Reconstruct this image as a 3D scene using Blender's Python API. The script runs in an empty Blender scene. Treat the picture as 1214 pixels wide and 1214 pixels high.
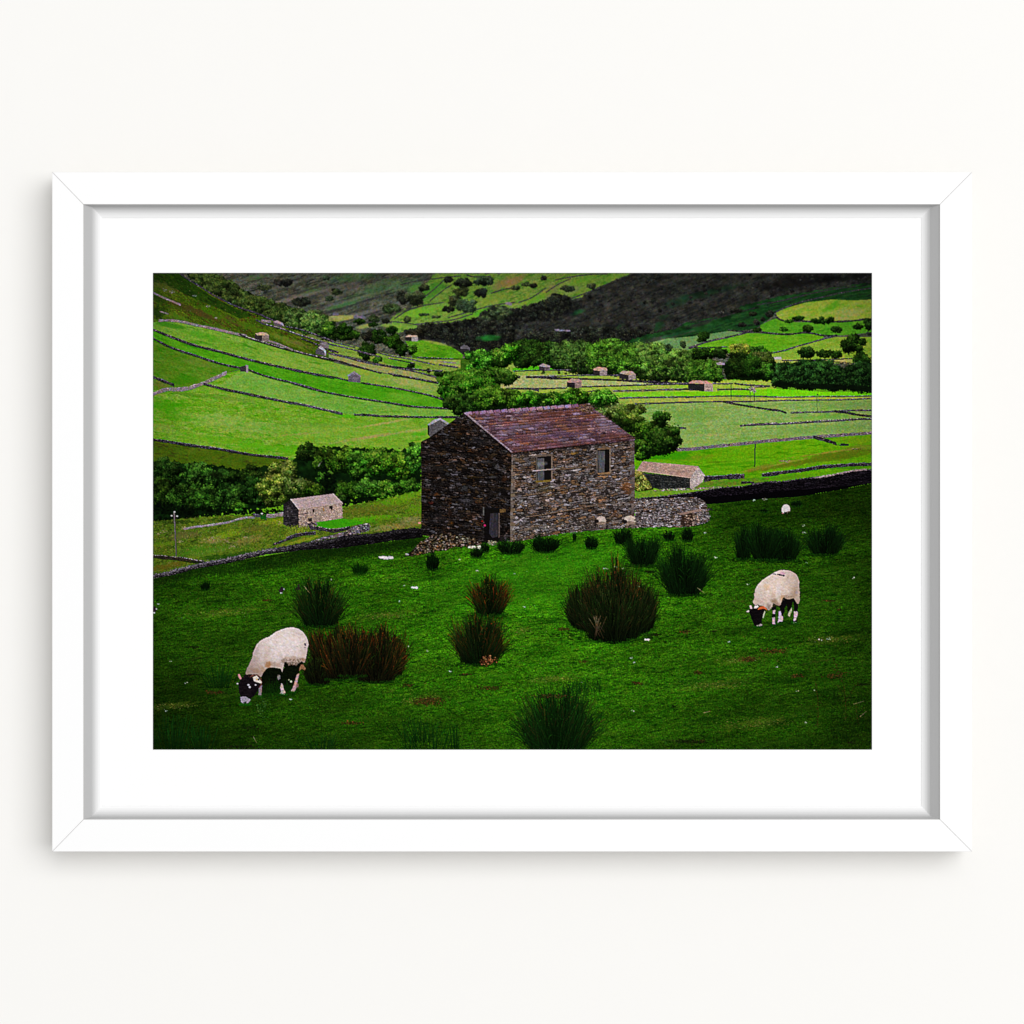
import bpy, bmesh, math
import numpy as np

# ---------------------------------------------------------------- camera, light, exposure
U = 0.0007                      # metres per pixel of the photograph, in the plane of the frame's front
D = 3000.0                      # camera distance in the same unit
Z_WALL, Z_MAT, Z_PRINT = -50.0, -13.0, -13.8
scn = bpy.context.scene
C = scn.collection
scn.view_settings.view_transform = 'Standard'
scn.view_settings.look = 'None'
scn.view_settings.exposure = 0.0
scn.view_settings.gamma = 1.0
scn.render.resolution_x = scn.render.resolution_y = 1024
cam_d = bpy.data.cameras.new('camera')
cam_d.sensor_width = 36.0
cam_d.lens = 18.0 * D / 607.0
cam_d.clip_start, cam_d.clip_end = 0.01, 100.0
cam = bpy.data.objects.new('camera', cam_d)
C.objects.link(cam)
cam.location = (0, 0, D * U)    # the picture hangs in the x-y plane and faces +z
scn.camera = cam
world = bpy.data.worlds.new('World')
scn.world = world
world.use_nodes = True
bg = world.node_tree.nodes['Background']
bg.inputs[0].default_value = (1.0, 1.0, 1.0, 1.0)
bg.inputs[1].default_value = 0.52
LD = 30000.0                    # one broad soft lamp, high on the right, behind the camera
la = bpy.data.lights.new('soft_window_lamp', 'AREA')
la.shape = 'RECTANGLE'
la.size, la.size_y = LD * 1.25 * U, LD * 0.98 * U
la.energy = 6550.0
la.color = (1.0, 1.0, 1.0)
lo = bpy.data.objects.new('soft_window_lamp', la)
C.objects.link(lo)
lo.location = (LD * 0.62 * U, LD * 0.34 * U, LD * U)


def at(px, py, z=0.0):
    """the point at depth z (in pixels) that shows at pixel (px, py) of the photograph"""
    k = (D - z) / D
    return ((px - 607.0) * k * U, (607.0 - py) * k * U, z * U)


def material(name, rgb, rough=0.6, spec=0.2, grain=0.0, scale=400.0, bump=0.0):
    m = bpy.data.materials.new(name)
    m.use_nodes = True
    nt = m.node_tree
    b = nt.nodes['Principled BSDF']
    b.inputs['Roughness'].default_value = rough
    b.inputs['Specular IOR Level'].default_value = spec
    b.inputs['Base Color'].default_value = (*rgb, 1)
    if grain or bump:
        tc = nt.nodes.new('ShaderNodeTexCoord')
        nz = nt.nodes.new('ShaderNodeTexNoise')
        nz.inputs['Scale'].default_value = scale
        nz.inputs['Detail'].default_value = 4
        nt.links.new(tc.outputs['Object'], nz.inputs['Vector'])
        if grain:
            mx = nt.nodes.new('ShaderNodeMix'); mx.data_type = 'RGBA'
            mx.inputs[6].default_value = (*[c * (1 - grain) for c in rgb], 1)
            mx.inputs[7].default_value = (*[min(1, c * (1 + grain)) for c in rgb], 1)
            nt.links.new(nz.outputs['Fac'], mx.inputs[0])
            nt.links.new(mx.outputs[2], b.inputs['Base Color'])
        if bump:
            bp = nt.nodes.new('ShaderNodeBump')
            bp.inputs['Strength'].default_value = bump
            bp.inputs['Distance'].default_value = 0.0004
            nt.links.new(nz.outputs['Fac'], bp.inputs['Height'])
            nt.links.new(bp.outputs['Normal'], b.inputs['Normal'])
    return m


WHITE = 0.86
M_WALL = material('warm_white_wall_paint', (WHITE * .958, WHITE * .948, WHITE * .922), .9, .05, .004, 30, .02)
M_FRAME = material('white_lacquered_wood', (WHITE * .992,) * 3, .5, .1, .003, 90)
M_MAT = material('white_mat_board', (WHITE, WHITE, WHITE * .998), .95, .0, .003, 900)
M_SIDE = material('darkened_rail_side', (.58, .56, .53), .8, .05, .08, 60)  # unseen rail sides, darkened to cut the light they bounce onto the wall
M_JOINT = material('mitre_joint_shadow_gap', (.55, .55, .55), .9, .0)


def mesh_obj(name, verts, faces, mat, parent=None, bevel=0.0):
    me = bpy.data.meshes.new(name)
    me.from_pydata(verts, [], faces)
    me.materials.append(mat)
    bm = bmesh.new(); bm.from_mesh(me)
    bmesh.ops.recalc_face_normals(bm, faces=bm.faces)
    bm.to_mesh(me); bm.free()
    o = bpy.data.objects.new(name, me)
    C.objects.link(o)
    o.parent = parent
    if bevel:
        b = o.modifiers.new('bevel', 'BEVEL'); b.width = bevel; b.segments = 2; b.limit_method = 'ANGLE'
    return o


# ---------------------------------------------------------------- the wall
w = 2600
wall = mesh_obj('wall', [at(607 - w, 607 - w, Z_WALL), at(607 + w, 607 - w, Z_WALL), at(607 + w, 607 + w, Z_WALL), at(607 - w, 607 + w, Z_WALL)], [(3, 2, 1, 0)], M_WALL)
wall['kind'] = 'structure'

# ---------------------------------------------------------------- the frame: four mitred rails
FX0, FY0, FX1, FY1 = 61.8, 204.0, 1152.4, 1009.6
IX0, IY0, IX1, IY1 = 98.9, 242.3, 1114.3, 971.5
frame = bpy.data.objects.new('picture_frame', None)
C.objects.link(frame)
frame['label'] = 'white flat picture frame with mitred corners hanging on the off-white wall'
frame['category'] = 'picture frame'


def flat(px, py, z):
    """a point straight behind the one that shows at (px, py) on the frame's front"""
    x, y, _ = at(px, py, 0)
    return (x, y, z * U)


gap = 0.16
RAILS = {'top': [(FX0 + gap, FY0), (FX1 - gap, FY0), (IX1 - gap, IY0), (IX0 + gap, IY0)],
         'bottom': [(IX0 + gap, IY1), (IX1 - gap, IY1), (FX1 - gap, FY1), (FX0 + gap, FY1)],
         'left': [(FX0, FY0 + gap), (IX0, IY0 + gap), (IX0, IY1 - gap), (FX0, FY1 - gap)],
         'right': [(IX1, IY0 + gap), (FX1, FY0 + gap), (FX1, FY1 - gap), (IX1, IY1 - gap)]}
RAIL_LABEL = {'top': 'top rail of the white frame', 'bottom': 'bottom rail of the white frame', 'left': 'left rail of the white frame', 'right': 'right rail of the white frame'}
for side, q in RAILS.items():
    v = [flat(x, y, 0) for x, y in q] + [flat(x, y, Z_WALL + .4) for x, y in q]
    o = mesh_obj('rail', v, [(0, 1, 2, 3), (7, 6, 5, 4), (0, 4, 5, 1), (1, 5, 6, 2), (2, 6, 7, 3), (3, 7, 4, 0)], M_FRAME, frame, 0.00025)
    o['label'] = RAIL_LABEL[side]
    o.data.materials.append(M_SIDE)
    for p_ in o.data.polygons:
        if abs(p_.normal.z) < .5:
            p_.material_index = 1
for (ax, ay), (bx, by) in [((FX0, FY0), (IX0, IY0)), ((FX1, FY0), (IX1, IY0)), ((FX0, FY1), (IX0, IY1)), ((FX1, FY1), (IX1, IY1))]:
    # filler in each mitre, a hair below the face
    dx, dy = (gap * .9, -gap * .9) if (bx - ax) * (by - ay) > 0 else (gap * .9, gap * .9)
    s = .004
    ax, ay, bx, by = ax + (bx - ax) * s, ay + (by - ay) * s, bx - (bx - ax) * s, by - (by - ay) * s
    q = [(ax - dx / 2, ay - dy / 2), (bx - dx / 2, by - dy / 2), (bx + dx / 2, by + dy / 2), (ax + dx / 2, ay + dy / 2)]
    v = [flat(x, y, -1.0) for x, y in q] + [flat(x, y, -20) for x, y in q]
    mesh_obj('mitre_joint', v, [(0, 1, 2, 3), (7, 6, 5, 4), (0, 4, 5, 1), (1, 5, 6, 2), (2, 6, 7, 3), (3, 7, 4, 0)], M_JOINT, frame)
# rings inside the rails: soft shadow painted as greys paling toward the mat
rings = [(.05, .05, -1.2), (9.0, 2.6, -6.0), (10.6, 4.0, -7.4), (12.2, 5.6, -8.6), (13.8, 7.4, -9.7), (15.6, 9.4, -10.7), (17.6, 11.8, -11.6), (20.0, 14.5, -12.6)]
tones = [(t_, 'painted_shade_tone_%d' % n_) for n_, t_ in enumerate((.42, .47, .54, .61, .68, .75, .81))]
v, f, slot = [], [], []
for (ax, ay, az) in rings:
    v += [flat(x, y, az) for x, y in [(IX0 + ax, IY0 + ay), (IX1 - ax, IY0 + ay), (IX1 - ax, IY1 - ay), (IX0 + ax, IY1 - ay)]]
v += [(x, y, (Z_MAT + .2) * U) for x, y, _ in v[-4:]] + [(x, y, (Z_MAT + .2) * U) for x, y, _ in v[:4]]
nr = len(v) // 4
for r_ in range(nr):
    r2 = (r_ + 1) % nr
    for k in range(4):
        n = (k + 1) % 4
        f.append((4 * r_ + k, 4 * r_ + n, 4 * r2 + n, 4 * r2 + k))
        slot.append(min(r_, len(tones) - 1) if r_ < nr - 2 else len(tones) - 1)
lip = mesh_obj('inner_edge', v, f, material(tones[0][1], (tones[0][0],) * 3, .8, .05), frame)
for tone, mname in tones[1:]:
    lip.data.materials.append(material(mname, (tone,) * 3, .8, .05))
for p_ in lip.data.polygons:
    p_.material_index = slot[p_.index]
lip['label'] = 'inner edge between the white rails and the mat, with soft shadow painted in grey'

f = []
for k in range(4):
    n = (k + 1) % 4
    f += [(k, n, 4 + n, 4 + k), (4 + k, 4 + n, 12 + n, 12 + k), (8 + k, 12 + k, 12 + n, 8 + n), (k, 8 + k, 8 + n, n)]

# ---------------------------------------------------------------- the mat board with its window
PX0, PY0, PX1, PY1 = 181.2, 323.5, 1033.8, 888.8
oq = [flat(x, y, 0)[:2] for x, y in [(IX0 - .0, IY0), (IX1, IY0), (IX1, IY1), (IX0, IY1)]]
oq = [(x - math.copysign(.5 * U, x), y - math.copysign(.5 * U, y)) for x, y in oq]
kz = (D - Z_MAT) / D
iq = [((x - 607) * kz * U, (607 - y) * kz * U) for x, y in [(PX0, PY0), (PX1, PY0), (PX1, PY1), (PX0, PY1)]]
v = [(x, y, Z_MAT * U) for x, y in oq] + [(x, y, Z_MAT * U) for x, y in iq] + [(x, y, (Z_MAT - .8) * U) for x, y in oq] + [(x, y, (Z_MAT - .8) * U) for x, y in iq]
mat_o = mesh_obj('mat_board', v, f, M_MAT)
mat_o['label'] = 'wide white mat board around the printed landscape, inside the frame'
mat_o['category'] = 'picture mat'
# ---------------------------------------------------------------- the printed picture (ink laid down procedurally)
PX0, PY0, PX1, PY1 = 181.2, 323.5, 1033.8, 888.8
S = 2.0
W = int(round((PX1 - PX0) * S)) + 1
H = int(round((PY1 - PY0) * S)) + 1
rng = np.random.default_rng(11)
col = np.zeros((H, W, 3), np.float32)
idm = np.zeros((H, W), np.int16)
IDS = [('sheet', None, None)]                     # (kind name, parent id, label)
YY, XX = np.mgrid[0:H, 0:W].astype(np.float32)
XX = XX / S + PX0
YY = YY / S + PY0

TILES = dict(A=(176, 318, 5.518), B=(390, 318, 5.518), C=(600, 318, 5.518), D=(818, 318, 5.518),
             E=(176, 445, 7.141), F=(340, 445, 7.141), G=(490, 445, 7.141), Hh=(650, 445, 7.141),
             I=(800, 445, 9.342), J=(910, 445, 9.338), K=(176, 570, 7.141), L=(340, 570, 7.141),
             M=(490, 475, 6.39), N=(590, 475, 6.389), O=(740, 540, 7.141), P=(870, 570, 7.141),
             Q=(270, 730, 11.036), R=(870, 660, 12.14), S=(176, 670, 5.395), T=(340, 670, 5.395),
             U=(520, 630, 4.581), V=(740, 600, 4.047))


def P(t, *pts):
    x0, y0, s = TILES[t]
    return [(x0 + pts[i] / s, y0 + pts[i + 1] / s) for i in range(0, len(pts), 2)]


def new_id(kind, parent=None, label=None):
    IDS.append((kind, parent, label))
    return len(IDS) - 1


def arr(c):
    return np.array(c, np.float32)


def lattice(nx, ny, seed):
    return np.random.default_rng(seed).random((ny + 2, nx + 2)).astype(np.float32)


def noise(x, y, sx, sy=None, ang=0.0, seed=1, octaves=3):
    """value noise, about -1..1; sx, sy: size of a feature along and across a direction"""
    sy = sx if sy is None else sy
    ca, sa = math.cos(math.radians(ang)), math.sin(math.radians(ang))
    u = (x * ca + y * sa) / sx
    v = (-x * sa + y * ca) / sy
    out = np.zeros_like(u)
    amp, tot = 1.0, 0.0
    for k in range(octaves):
        g = lattice(255, 255, seed * 17 + k)
        uu, vv = u * 2 ** k + 31.7 * k + 1000, v * 2 ** k + 11.3 * k + 1000
        iu, iv = np.floor(uu), np.floor(vv)
        fu, fv = uu - iu, vv - iv
        fu, fv = fu * fu * (3 - 2 * fu), fv * fv * (3 - 2 * fv)
        iu = (iu.astype(np.int64) % 256)
        iv = (iv.astype(np.int64) % 256)
        a = g[iv, iu] * (1 - fu) + g[iv, iu + 1] * fu
        b = g[iv + 1, iu] * (1 - fu) + g[iv + 1, iu + 1] * fu
        out += amp * ((a * (1 - fv) + b * fv) * 2 - 1)
        tot += amp
        amp *= 0.6
    return out / tot * 1.6


def bbox(pts, pad=0.0):
    xs = [p[0] for p in pts]
    ys = [p[1] for p in pts]
    i0 = max(0, int((min(xs) - pad - PX0) * S)); i1 = min(W, int((max(xs) + pad - PX0) * S) + 2)
    j0 = max(0, int((min(ys) - pad - PY0) * S)); j1 = min(H, int((max(ys) + pad - PY0) * S) + 2)
    return slice(j0, max(j0, j1)), slice(i0, max(i0, i1))


def inside(pts, x, y):
    r = np.zeros(x.shape, bool)
    n = len(pts)
    for k in range(n):
        ax, ay = pts[k]
        bx, by = pts[(k + 1) % n]
        if ay == by:
            continue
        c = (ay > y) != (by > y)
        r ^= c & (x < (bx - ax) * (y - ay) / (by - ay) + ax)
    return r


def smooth(pts, it=2, closed=True):
    for _ in range(it):
        q = []
        n = len(pts)
        for k in range(n if closed else n - 1):
            a, b = pts[k], pts[(k + 1) % n]
            q += [(a[0] * .75 + b[0] * .25, a[1] * .75 + b[1] * .25), (a[0] * .25 + b[0] * .75, a[1] * .25 + b[1] * .75)]
        if not closed:
            q = [pts[0]] + q + [pts[-1]]
        pts = q
    return pts


SEED = [100]


def fill(pts, c, c2=None, sc=6, sy=None, ang=0.0, idn=None, rough=0.0, fine=0.06, wob=1.2, c3=None, soft=0.0):
    """an area of ink: c broken up with c2 (and flecks of c3) by a noise running along ang"""
    SEED[0] += 1
    sd = SEED[0]
    s = bbox(pts, 2)
    x, y = XX[s], YY[s]
    if x.size == 0:
        return
    if rough:
        xr = x + rough * noise(x, y, 3.0, seed=sd + 500, octaves=2)
        yr = y + rough * noise(x, y, 3.0, seed=sd + 900, octaves=2)
    else:
        xr, yr = x, y
    m = inside(pts, xr, yr)
    cc = np.broadcast_to(arr(c), x.shape + (3,)).copy()
    if c2 is not None:
        t = np.clip(0.5 + wob * 0.5 * noise(x, y, sc, sy or sc / 2.5, ang, sd, 4), 0, 1)[..., None]
        cc = cc * (1 - t) + arr(c2) * t
    if c3 is not None:
        t = np.clip(1.6 * noise(x, y, sc * .7, (sy or sc / 2.5) * .7, ang, sd + 40, 3) - 0.45, 0, 1)[..., None]
        cc = cc * (1 - t) + arr(c3) * t
    if fine:
        f = noise(x, y, 1.6, 0.9, ang, sd + 77, 2) + 0.6 * rng.normal(0, 1, x.shape).astype(np.float32)
        cc *= (1 + fine * f)[..., None]
    col[s][m] = cc[m]
    if idn is not None:
        idm[s][m] = idn
    return m


def wash(cx, cy, rx, ry, c, a=0.6, ang=0.0, nz=0.5, sc=5, only=None):
    """a soft patch of another tone"""
    SEED[0] += 1
    r = max(rx, ry) * 1.6
    s = bbox([(cx - r, cy - r), (cx + r, cy + r)])
    x, y = XX[s], YY[s]
    if x.size == 0:
        return
    ca, sa = math.cos(math.radians(ang)), math.sin(math.radians(ang))
    u = ((x - cx) * ca + (y - cy) * sa) / rx
    v = (-(x - cx) * sa + (y - cy) * ca) / ry
    d = np.sqrt(u * u + v * v) + nz * 0.5 * noise(x, y, sc, sc / 2, ang, SEED[0], 3)
    t = np.clip((1.15 - d) / 0.6, 0, 1) * a
    if only is not None:
        t = t * (idm[s] == only)
    t = t[..., None]
    col[s] = col[s] * (1 - t) + arr(c) * t


def put(x, y, c, idn=None, a=1.0):
    """ink single dots, in the order given"""
    i = np.round((x - PX0) * S).astype(int).ravel()
    j = np.round((y - PY0) * S).astype(int).ravel()
    ok = (i >= 0) & (i < W) & (j >= 0) & (j < H)
    c = np.broadcast_to(c, x.shape + (3,)).reshape(-1, 3)
    i, j = i[ok], j[ok]
    if a < 1:
        col[j, i] = col[j, i] * (1 - a) + c[ok] * a
    else:
        col[j, i] = c[ok]
    if idn is not None:
        idm[j, i] = idn


def strokes(x0, y0, x1, y1, w, c0, c1, idn=None, bend=None, a=1.0, taper=True):
    """many straight or bent lines at once; w in pixels of the photograph"""
    x0, y0, x1, y1 = [np.asarray(q, np.float32) for q in (x0, y0, x1, y1)]
    n = len(x0)
    if n == 0:
        return
    L = float(np.max(np.hypot(x1 - x0, y1 - y0))) if n else 0
    K = max(2, int(L * S * 1.3) + 1)
    t = np.linspace(0, 1, K, dtype=np.float32)[None, :]
    X = x0[:, None] * (1 - t) + x1[:, None] * t
    Y = y0[:, None] * (1 - t) + y1[:, None] * t
    if bend is not None:
        X = X + np.asarray(bend, np.float32)[:, None] * t * t
        Y = Y + np.abs(np.asarray(bend, np.float32))[:, None] * 0.35 * t * t
    C = np.asarray(c0, np.float32)[:, None, :] * (1 - t)[..., None] + np.asarray(c1, np.float32)[:, None, :] * t[..., None]
    w = np.broadcast_to(np.asarray(w, np.float32), (n,))
    m = max(1, int(round(float(np.max(w)) * S)))
    for k in range(m):
        o = (k - (m - 1) / 2) / S
        keep = np.abs(o) <= (w[:, None] / 2) * ((1.1 - 0.9 * t) if taper else 1) + 0.01
        keep = np.broadcast_to(keep, X.shape)
        if m > 1 and k != m // 2:
            put((X + o)[keep], Y[keep], C[keep], idn, a)
        else:
            put(X + o, Y, C, idn, a)


def dabs(x, y, r, c, idn=None, a=1.0, flat=0.8):
    """many small roundish spots, r in pixels of the photograph"""
    x, y = np.asarray(x, np.float32), np.asarray(y, np.float32)
    if len(x) == 0:
        return
    r = np.broadcast_to(np.asarray(r, np.float32), x.shape)
    R = float(np.max(r)) if len(x) else 0
    k = int(math.ceil(R * S))
    oy, ox = np.mgrid[-k:k + 1, -k:k + 1] / S
    o = np.stack([ox.ravel(), oy.ravel()], 1)
    d = np.hypot(o[:, 0], o[:, 1] / flat)
    keep = d[None, :] <= r[:, None] + 0.12
    X = (x[:, None] + o[None, :, 0])
    Y = (y[:, None] + o[None, :, 1])
    C = np.broadcast_to(np.asarray(c, np.float32)[:, None, :], X.shape + (3,))
    put(X[keep], Y[keep], C[keep], idn, a)


def pick(pal, n, jit=0.15):
    pal = arr(pal)
    c = pal[rng.integers(0, len(pal), n)]
    return c * (1 + jit * rng.normal(0, 1, (n, 1))).astype(np.float32)


def in_poly_points(pts, n):
    xs = [p[0] for p in pts]; ys = [p[1] for p in pts]
    x = rng.uniform(min(xs), max(xs), n * 4).astype(np.float32)
    y = rng.uniform(min(ys), max(ys), n * 4).astype(np.float32)
    m = inside(pts, x, y)
    return x[m][:n], y[m][:n]


# leaf palettes: shade, body, light
DARK = ([(4, 10, 3), (7, 18, 5)], [(14, 34, 8), (20, 44, 10)], [(38, 70, 18), (54, 86, 26)])
MID = ([(5, 16, 4), (9, 26, 5)], [(24, 58, 10), (34, 74, 14)], [(70, 118, 28), (94, 138, 44)])
LUSH = ([(4, 20, 3), (10, 34, 5)], [(26, 76, 10), (40, 98, 16)], [(78, 140, 30), (112, 160, 52)])
OLIVE = ([(14, 26, 6), (26, 40, 10)], [(48, 72, 18), (62, 86, 24)], [(98, 120, 46), (126, 138, 70)])
NIGHT = ([(14, 14, 15), (20, 21, 19)], [(27, 29, 25), (34, 36, 30)], [(48, 54, 42), (58, 64, 50)])
HAZY = ([(26, 34, 24), (32, 42, 28)], [(44, 58, 36), (54, 68, 42)], [(80, 98, 62), (90, 106, 70)])


def clumps(x, y, r, pal, idn, leaf=0.7, dens=1.0, lift=0.0, ragged=0.25):
    """crowns: each clump is a dark mass with leaves that catch the light on its upper left"""
    o = np.argsort(y)
    x, y = np.asarray(x)[o], np.asarray(y)[o]
    r = np.broadcast_to(np.asarray(r, np.float32), x.shape)[o] if np.ndim(r) else np.full(x.shape, r, np.float32)
    top, bot = (float(np.min(y)), float(np.max(y))) if len(y) else (0, 1)
    for cx, cy, cr in zip(x, y, r):
        up = .30 - .75 * (cy - top) / max(bot - top, 4.0) + rng.normal(0, .16)
        k = int(max(10, 3.2 * cr * cr * dens / (leaf * leaf)))
        th = rng.uniform(0, 2 * math.pi, k)
        rr = np.sqrt(rng.random(k)) * cr * (1 + ragged * rng.normal(0, 1, k))
        px, py = cx + rr * np.cos(th), cy + rr * np.sin(th) * 0.85
        gain = rng.uniform(.78, 1.2) if rng.random() > .16 else rng.uniform(.35, .55)
        lit = (-(py - cy) * 0.9 - (px - cx) * 0.35) / cr + rng.normal(0, 0.42, k) + lift + up - .12
        c = np.where((lit > 0.5)[:, None], pick(pal[2], k), np.where((lit > -0.15)[:, None], pick(pal[1], k), pick(pal[0], k)))
        q = np.argsort(lit + rng.normal(0, .5, k))
        dabs(px[q], py[q], (leaf * rng.uniform(0.5, 1.1, k))[q], c[q] * gain, idn)


def tree(cx, cy, rx, ry, pal=MID, idn=None, leaf=0.7, kind='tree', n=None, r=None, lift=0.0, label=None):
    """one tree or bush; cx, cy: middle of the crown"""
    i = idn if idn is not None else new_id(kind, None, label)
    r = r or max(1.2, min(rx, ry) * 0.36)
    g_ = rng.uniform(.82, 1.16) * np.array([rng.uniform(.9, 1.1), 1.0, rng.uniform(.8, 1.1)], np.float32)
    pal = [arr(pal[0]) * g_ * .85, arr(pal[1]) * g_, arr(pal[2]) * g_ * rng.uniform(.84, 1.0)]
    n = n or int(2 + 2.4 * rx * ry / (r * r))
    th = rng.uniform(0, 2 * math.pi, n)
    q = np.sqrt(rng.random(n))
    x = cx + q * np.cos(th) * max(0.3, rx - r * .8)
    y = cy + q * np.sin(th) * max(0.3, ry - r * .8)
    dabs(x, y, r * 0.9, pick(pal[0], n), i)
    clumps(x, y, r * rng.uniform(.7, 1.15, n), pal, i, leaf, lift=lift)
    return i


def wood(pts, pal=MID, r=4, idn=None, leaf=0.7, dens=1.5, kind='tree', lift=0.0):
    """a belt of trees whose crowns run together inside an outline"""
    i = idn if idn is not None else new_id(kind)
    fill(pts, pal[0][0], pal[0][1], idn=i, rough=1.2)
    a = 0.5 * abs(sum(p[0] * q[1] - q[0] * p[1] for p, q in zip(pts, pts[1:] + pts[:1])))
    n = int(dens * a / (r * r))
    x, y = in_poly_points(pts, n)
    clumps(x, y, r * rng.uniform(.6, 1.2, len(x)), pal, i, leaf, lift=lift)
    return i


def along(pts, step):
    pts = smooth(pts, 2, False)
    out = []
    acc = 0.0
    for a, b in zip(pts, pts[1:]):
        d = math.hypot(b[0] - a[0], b[1] - a[1])
        n = max(1, int(d / step))
        for k in range(n):
            out.append((a[0] + (b[0] - a[0]) * k / n, a[1] + (b[1] - a[1]) * k / n))
    out.append(pts[-1])
    return np.array(out, np.float32)


STONE_DARK = [(30, 24, 32), (44, 37, 46), (20, 16, 22), (72, 64, 76), (34, 29, 34), (96, 86, 100)]
STONE_GREY = [(62, 54, 66), (84, 76, 90), (44, 38, 48), (110, 102, 116), (30, 25, 34)]
STONE_PALE = [(150, 136, 142), (126, 110, 118), (168, 152, 158), (104, 90, 100), (140, 120, 120), (86, 74, 84)]


def drystone(pts, th, pal=STONE_DARK, cap=None, capn=0.5, idn=None, kind='drystone_wall', shade=None, label=None):
    """a dry-stone wall along a line (the line is its middle); th: height in the picture; cap: colours of the lit coping stones"""
    i = idn if idn is not None else new_id(kind, None, label)
    q = along(pts, 0.42)
    n = len(q)
    th = th * .88
    hh = th * (1 + 0.2 * noise(q[:, 0], q[:, 1] * 0, 5, seed=int(q[0, 0] * 7) % 997 + 3, octaves=2))
    m = max(1, int(th * S * 1.1))
    base = arr(pal[0]) * .85
    for k in range(m + 1):
        v = k / m
        y = q[:, 1] + (v - .5) * hh
        put(q[:, 0], y, np.broadcast_to(base, (n, 3)), i)
        put(q[:, 0] + .35, y, np.broadcast_to(base, (n, 3)), i)
    k = int(n * max(1.2, th) * 0.55)
    s = rng.integers(0, n, k)
    v = rng.uniform(-.46, .46, k)
    o = np.argsort(v)
    dabs((q[s, 0] + rng.normal(0, .3, k))[o], (q[s, 1] + v * hh[s])[o], rng.uniform(.3, .62, k), pick(pal, k), i, flat=.6)
    if shade is not None:                          # grass in the shelter of its foot
        x = np.repeat(q[:, 0], 2) + rng.normal(0, .5, 2 * n)
        y = np.repeat(q[:, 1] + hh * .5, 2) + rng.uniform(0, .5, 2 * n)
        put(x, y, pick([shade], 2 * n), None, .6)
    if cap is not None:
        k = int(n * capn)
        s = rng.integers(0, n, k)
        dabs(q[s, 0], q[s, 1] - hh[s] * .47, rng.uniform(.25, .5, k), pick(cap, k), i, flat=.6)
    return i


CAP_GREY = [(128, 120, 132), (96, 90, 102), (150, 140, 150)]
CAP_PALE = [(186, 172, 172), (160, 146, 150), (206, 192, 190)]


def homography(quad):
    """matrix that takes picture points to (u, v) in 0..1; quad: top left, top right, bottom right, bottom left"""
    src = quad
    dst = [(0, 0), (1, 0), (1, 1), (0, 1)]
    A, b = [], []
    for (x, y), (u, v) in zip(src, dst):
        A.append([x, y, 1, 0, 0, 0, -u * x, -u * y]); b.append(u)
        A.append([0, 0, 0, x, y, 1, -v * x, -v * y]); b.append(v)
    h = np.linalg.solve(np.array(A, float), np.array(b, float))
    return h


def masonry(outline, quad, rows, ncol, pal, gap, idn, seed=1, warp=0.15, gapw=0.16, fine=0.10, tint=None, rowvar=0.7, edge=0.0, jit=.16, drift=.22):
    """coursed stones or slates: every stone its own colour, dark joints between"""
    s = bbox(outline, 1)
    x, y = XX[s], YY[s]
    m = inside(outline, x + 0.5 * noise(x, y, 1.6, seed=seed + 5, octaves=1) * edge, y)
    h = homography(quad)
    d = h[6] * x + h[7] * y + 1
    u = (h[0] * x + h[1] * y + h[2]) / d
    v = (h[3] * x + h[4] * y + h[5]) / d
    g = np.random.default_rng(seed)
    v = v + warp / rows * noise(x, y, 7, 2.5, 0, seed, 2)
    hs = g.uniform(1 - rowvar * .5, 1 + rowvar * .5, rows + 2)
    e = np.concatenate([[0], np.cumsum(hs)]) / hs[:rows].sum()
    r = np.clip(np.searchsorted(e, v.ravel(), side='right').reshape(v.shape) - 1, 0, rows)
    fv = (v - e[r]) / (e[r + 1] - e[r])
    nc = (ncol * g.uniform(.65, 1.5, rows + 2))[r]
    uu = u * nc + g.random(rows + 2)[r] * 7 + 0.35 * noise(x, y, 3, 1.2, 0, seed + 9, 1)
    ci = np.floor(uu).astype(int)
    fu = uu - ci
    key = (r * 7919 + ci * 104729 + seed * 31) % 65521
    rnd = np.random.default_rng(seed + 3)
    tab = arr(pal)[rnd.integers(0, len(pal), 65521)] * (1 + jit * rnd.normal(0, 1, (65521, 1)))
    c = tab[key].astype(np.float32)
    # a slow drift of tone over the wall, so that no two yards of it are alike
    c = c * (1 + drift * noise(x, y, 16, 8, 0, seed + 21, 3))[..., None]
    if tint is not None:
        t = np.clip(noise(x, y, 14, 5, 0, seed + 33, 3) * 1.2 - .25, 0, .7)[..., None]
        c = c * (1 - t) + c * arr(tint) * t
    c = c * (1.0 + (.12 - .35 * fv) * min(1, jit / .16))[..., None]
    jr = rnd.uniform(.4, 1.5, 65521)[key]
    jv = np.minimum(fv, 1 - fv) < gapw * jr
    ju = np.minimum(fu, 1 - fu) < gapw * .45 * jr
    j = jv | ju
    c[j] = arr(gap) * (1 + .3 * rng.normal(0, 1, (int(j.sum()), 1)))
    c *= (1 + fine * rng.normal(0, 1, x.shape))[..., None]
    col[s][m] = c[m]
    if idn is not None:
        idm[s][m] = idn


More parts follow.
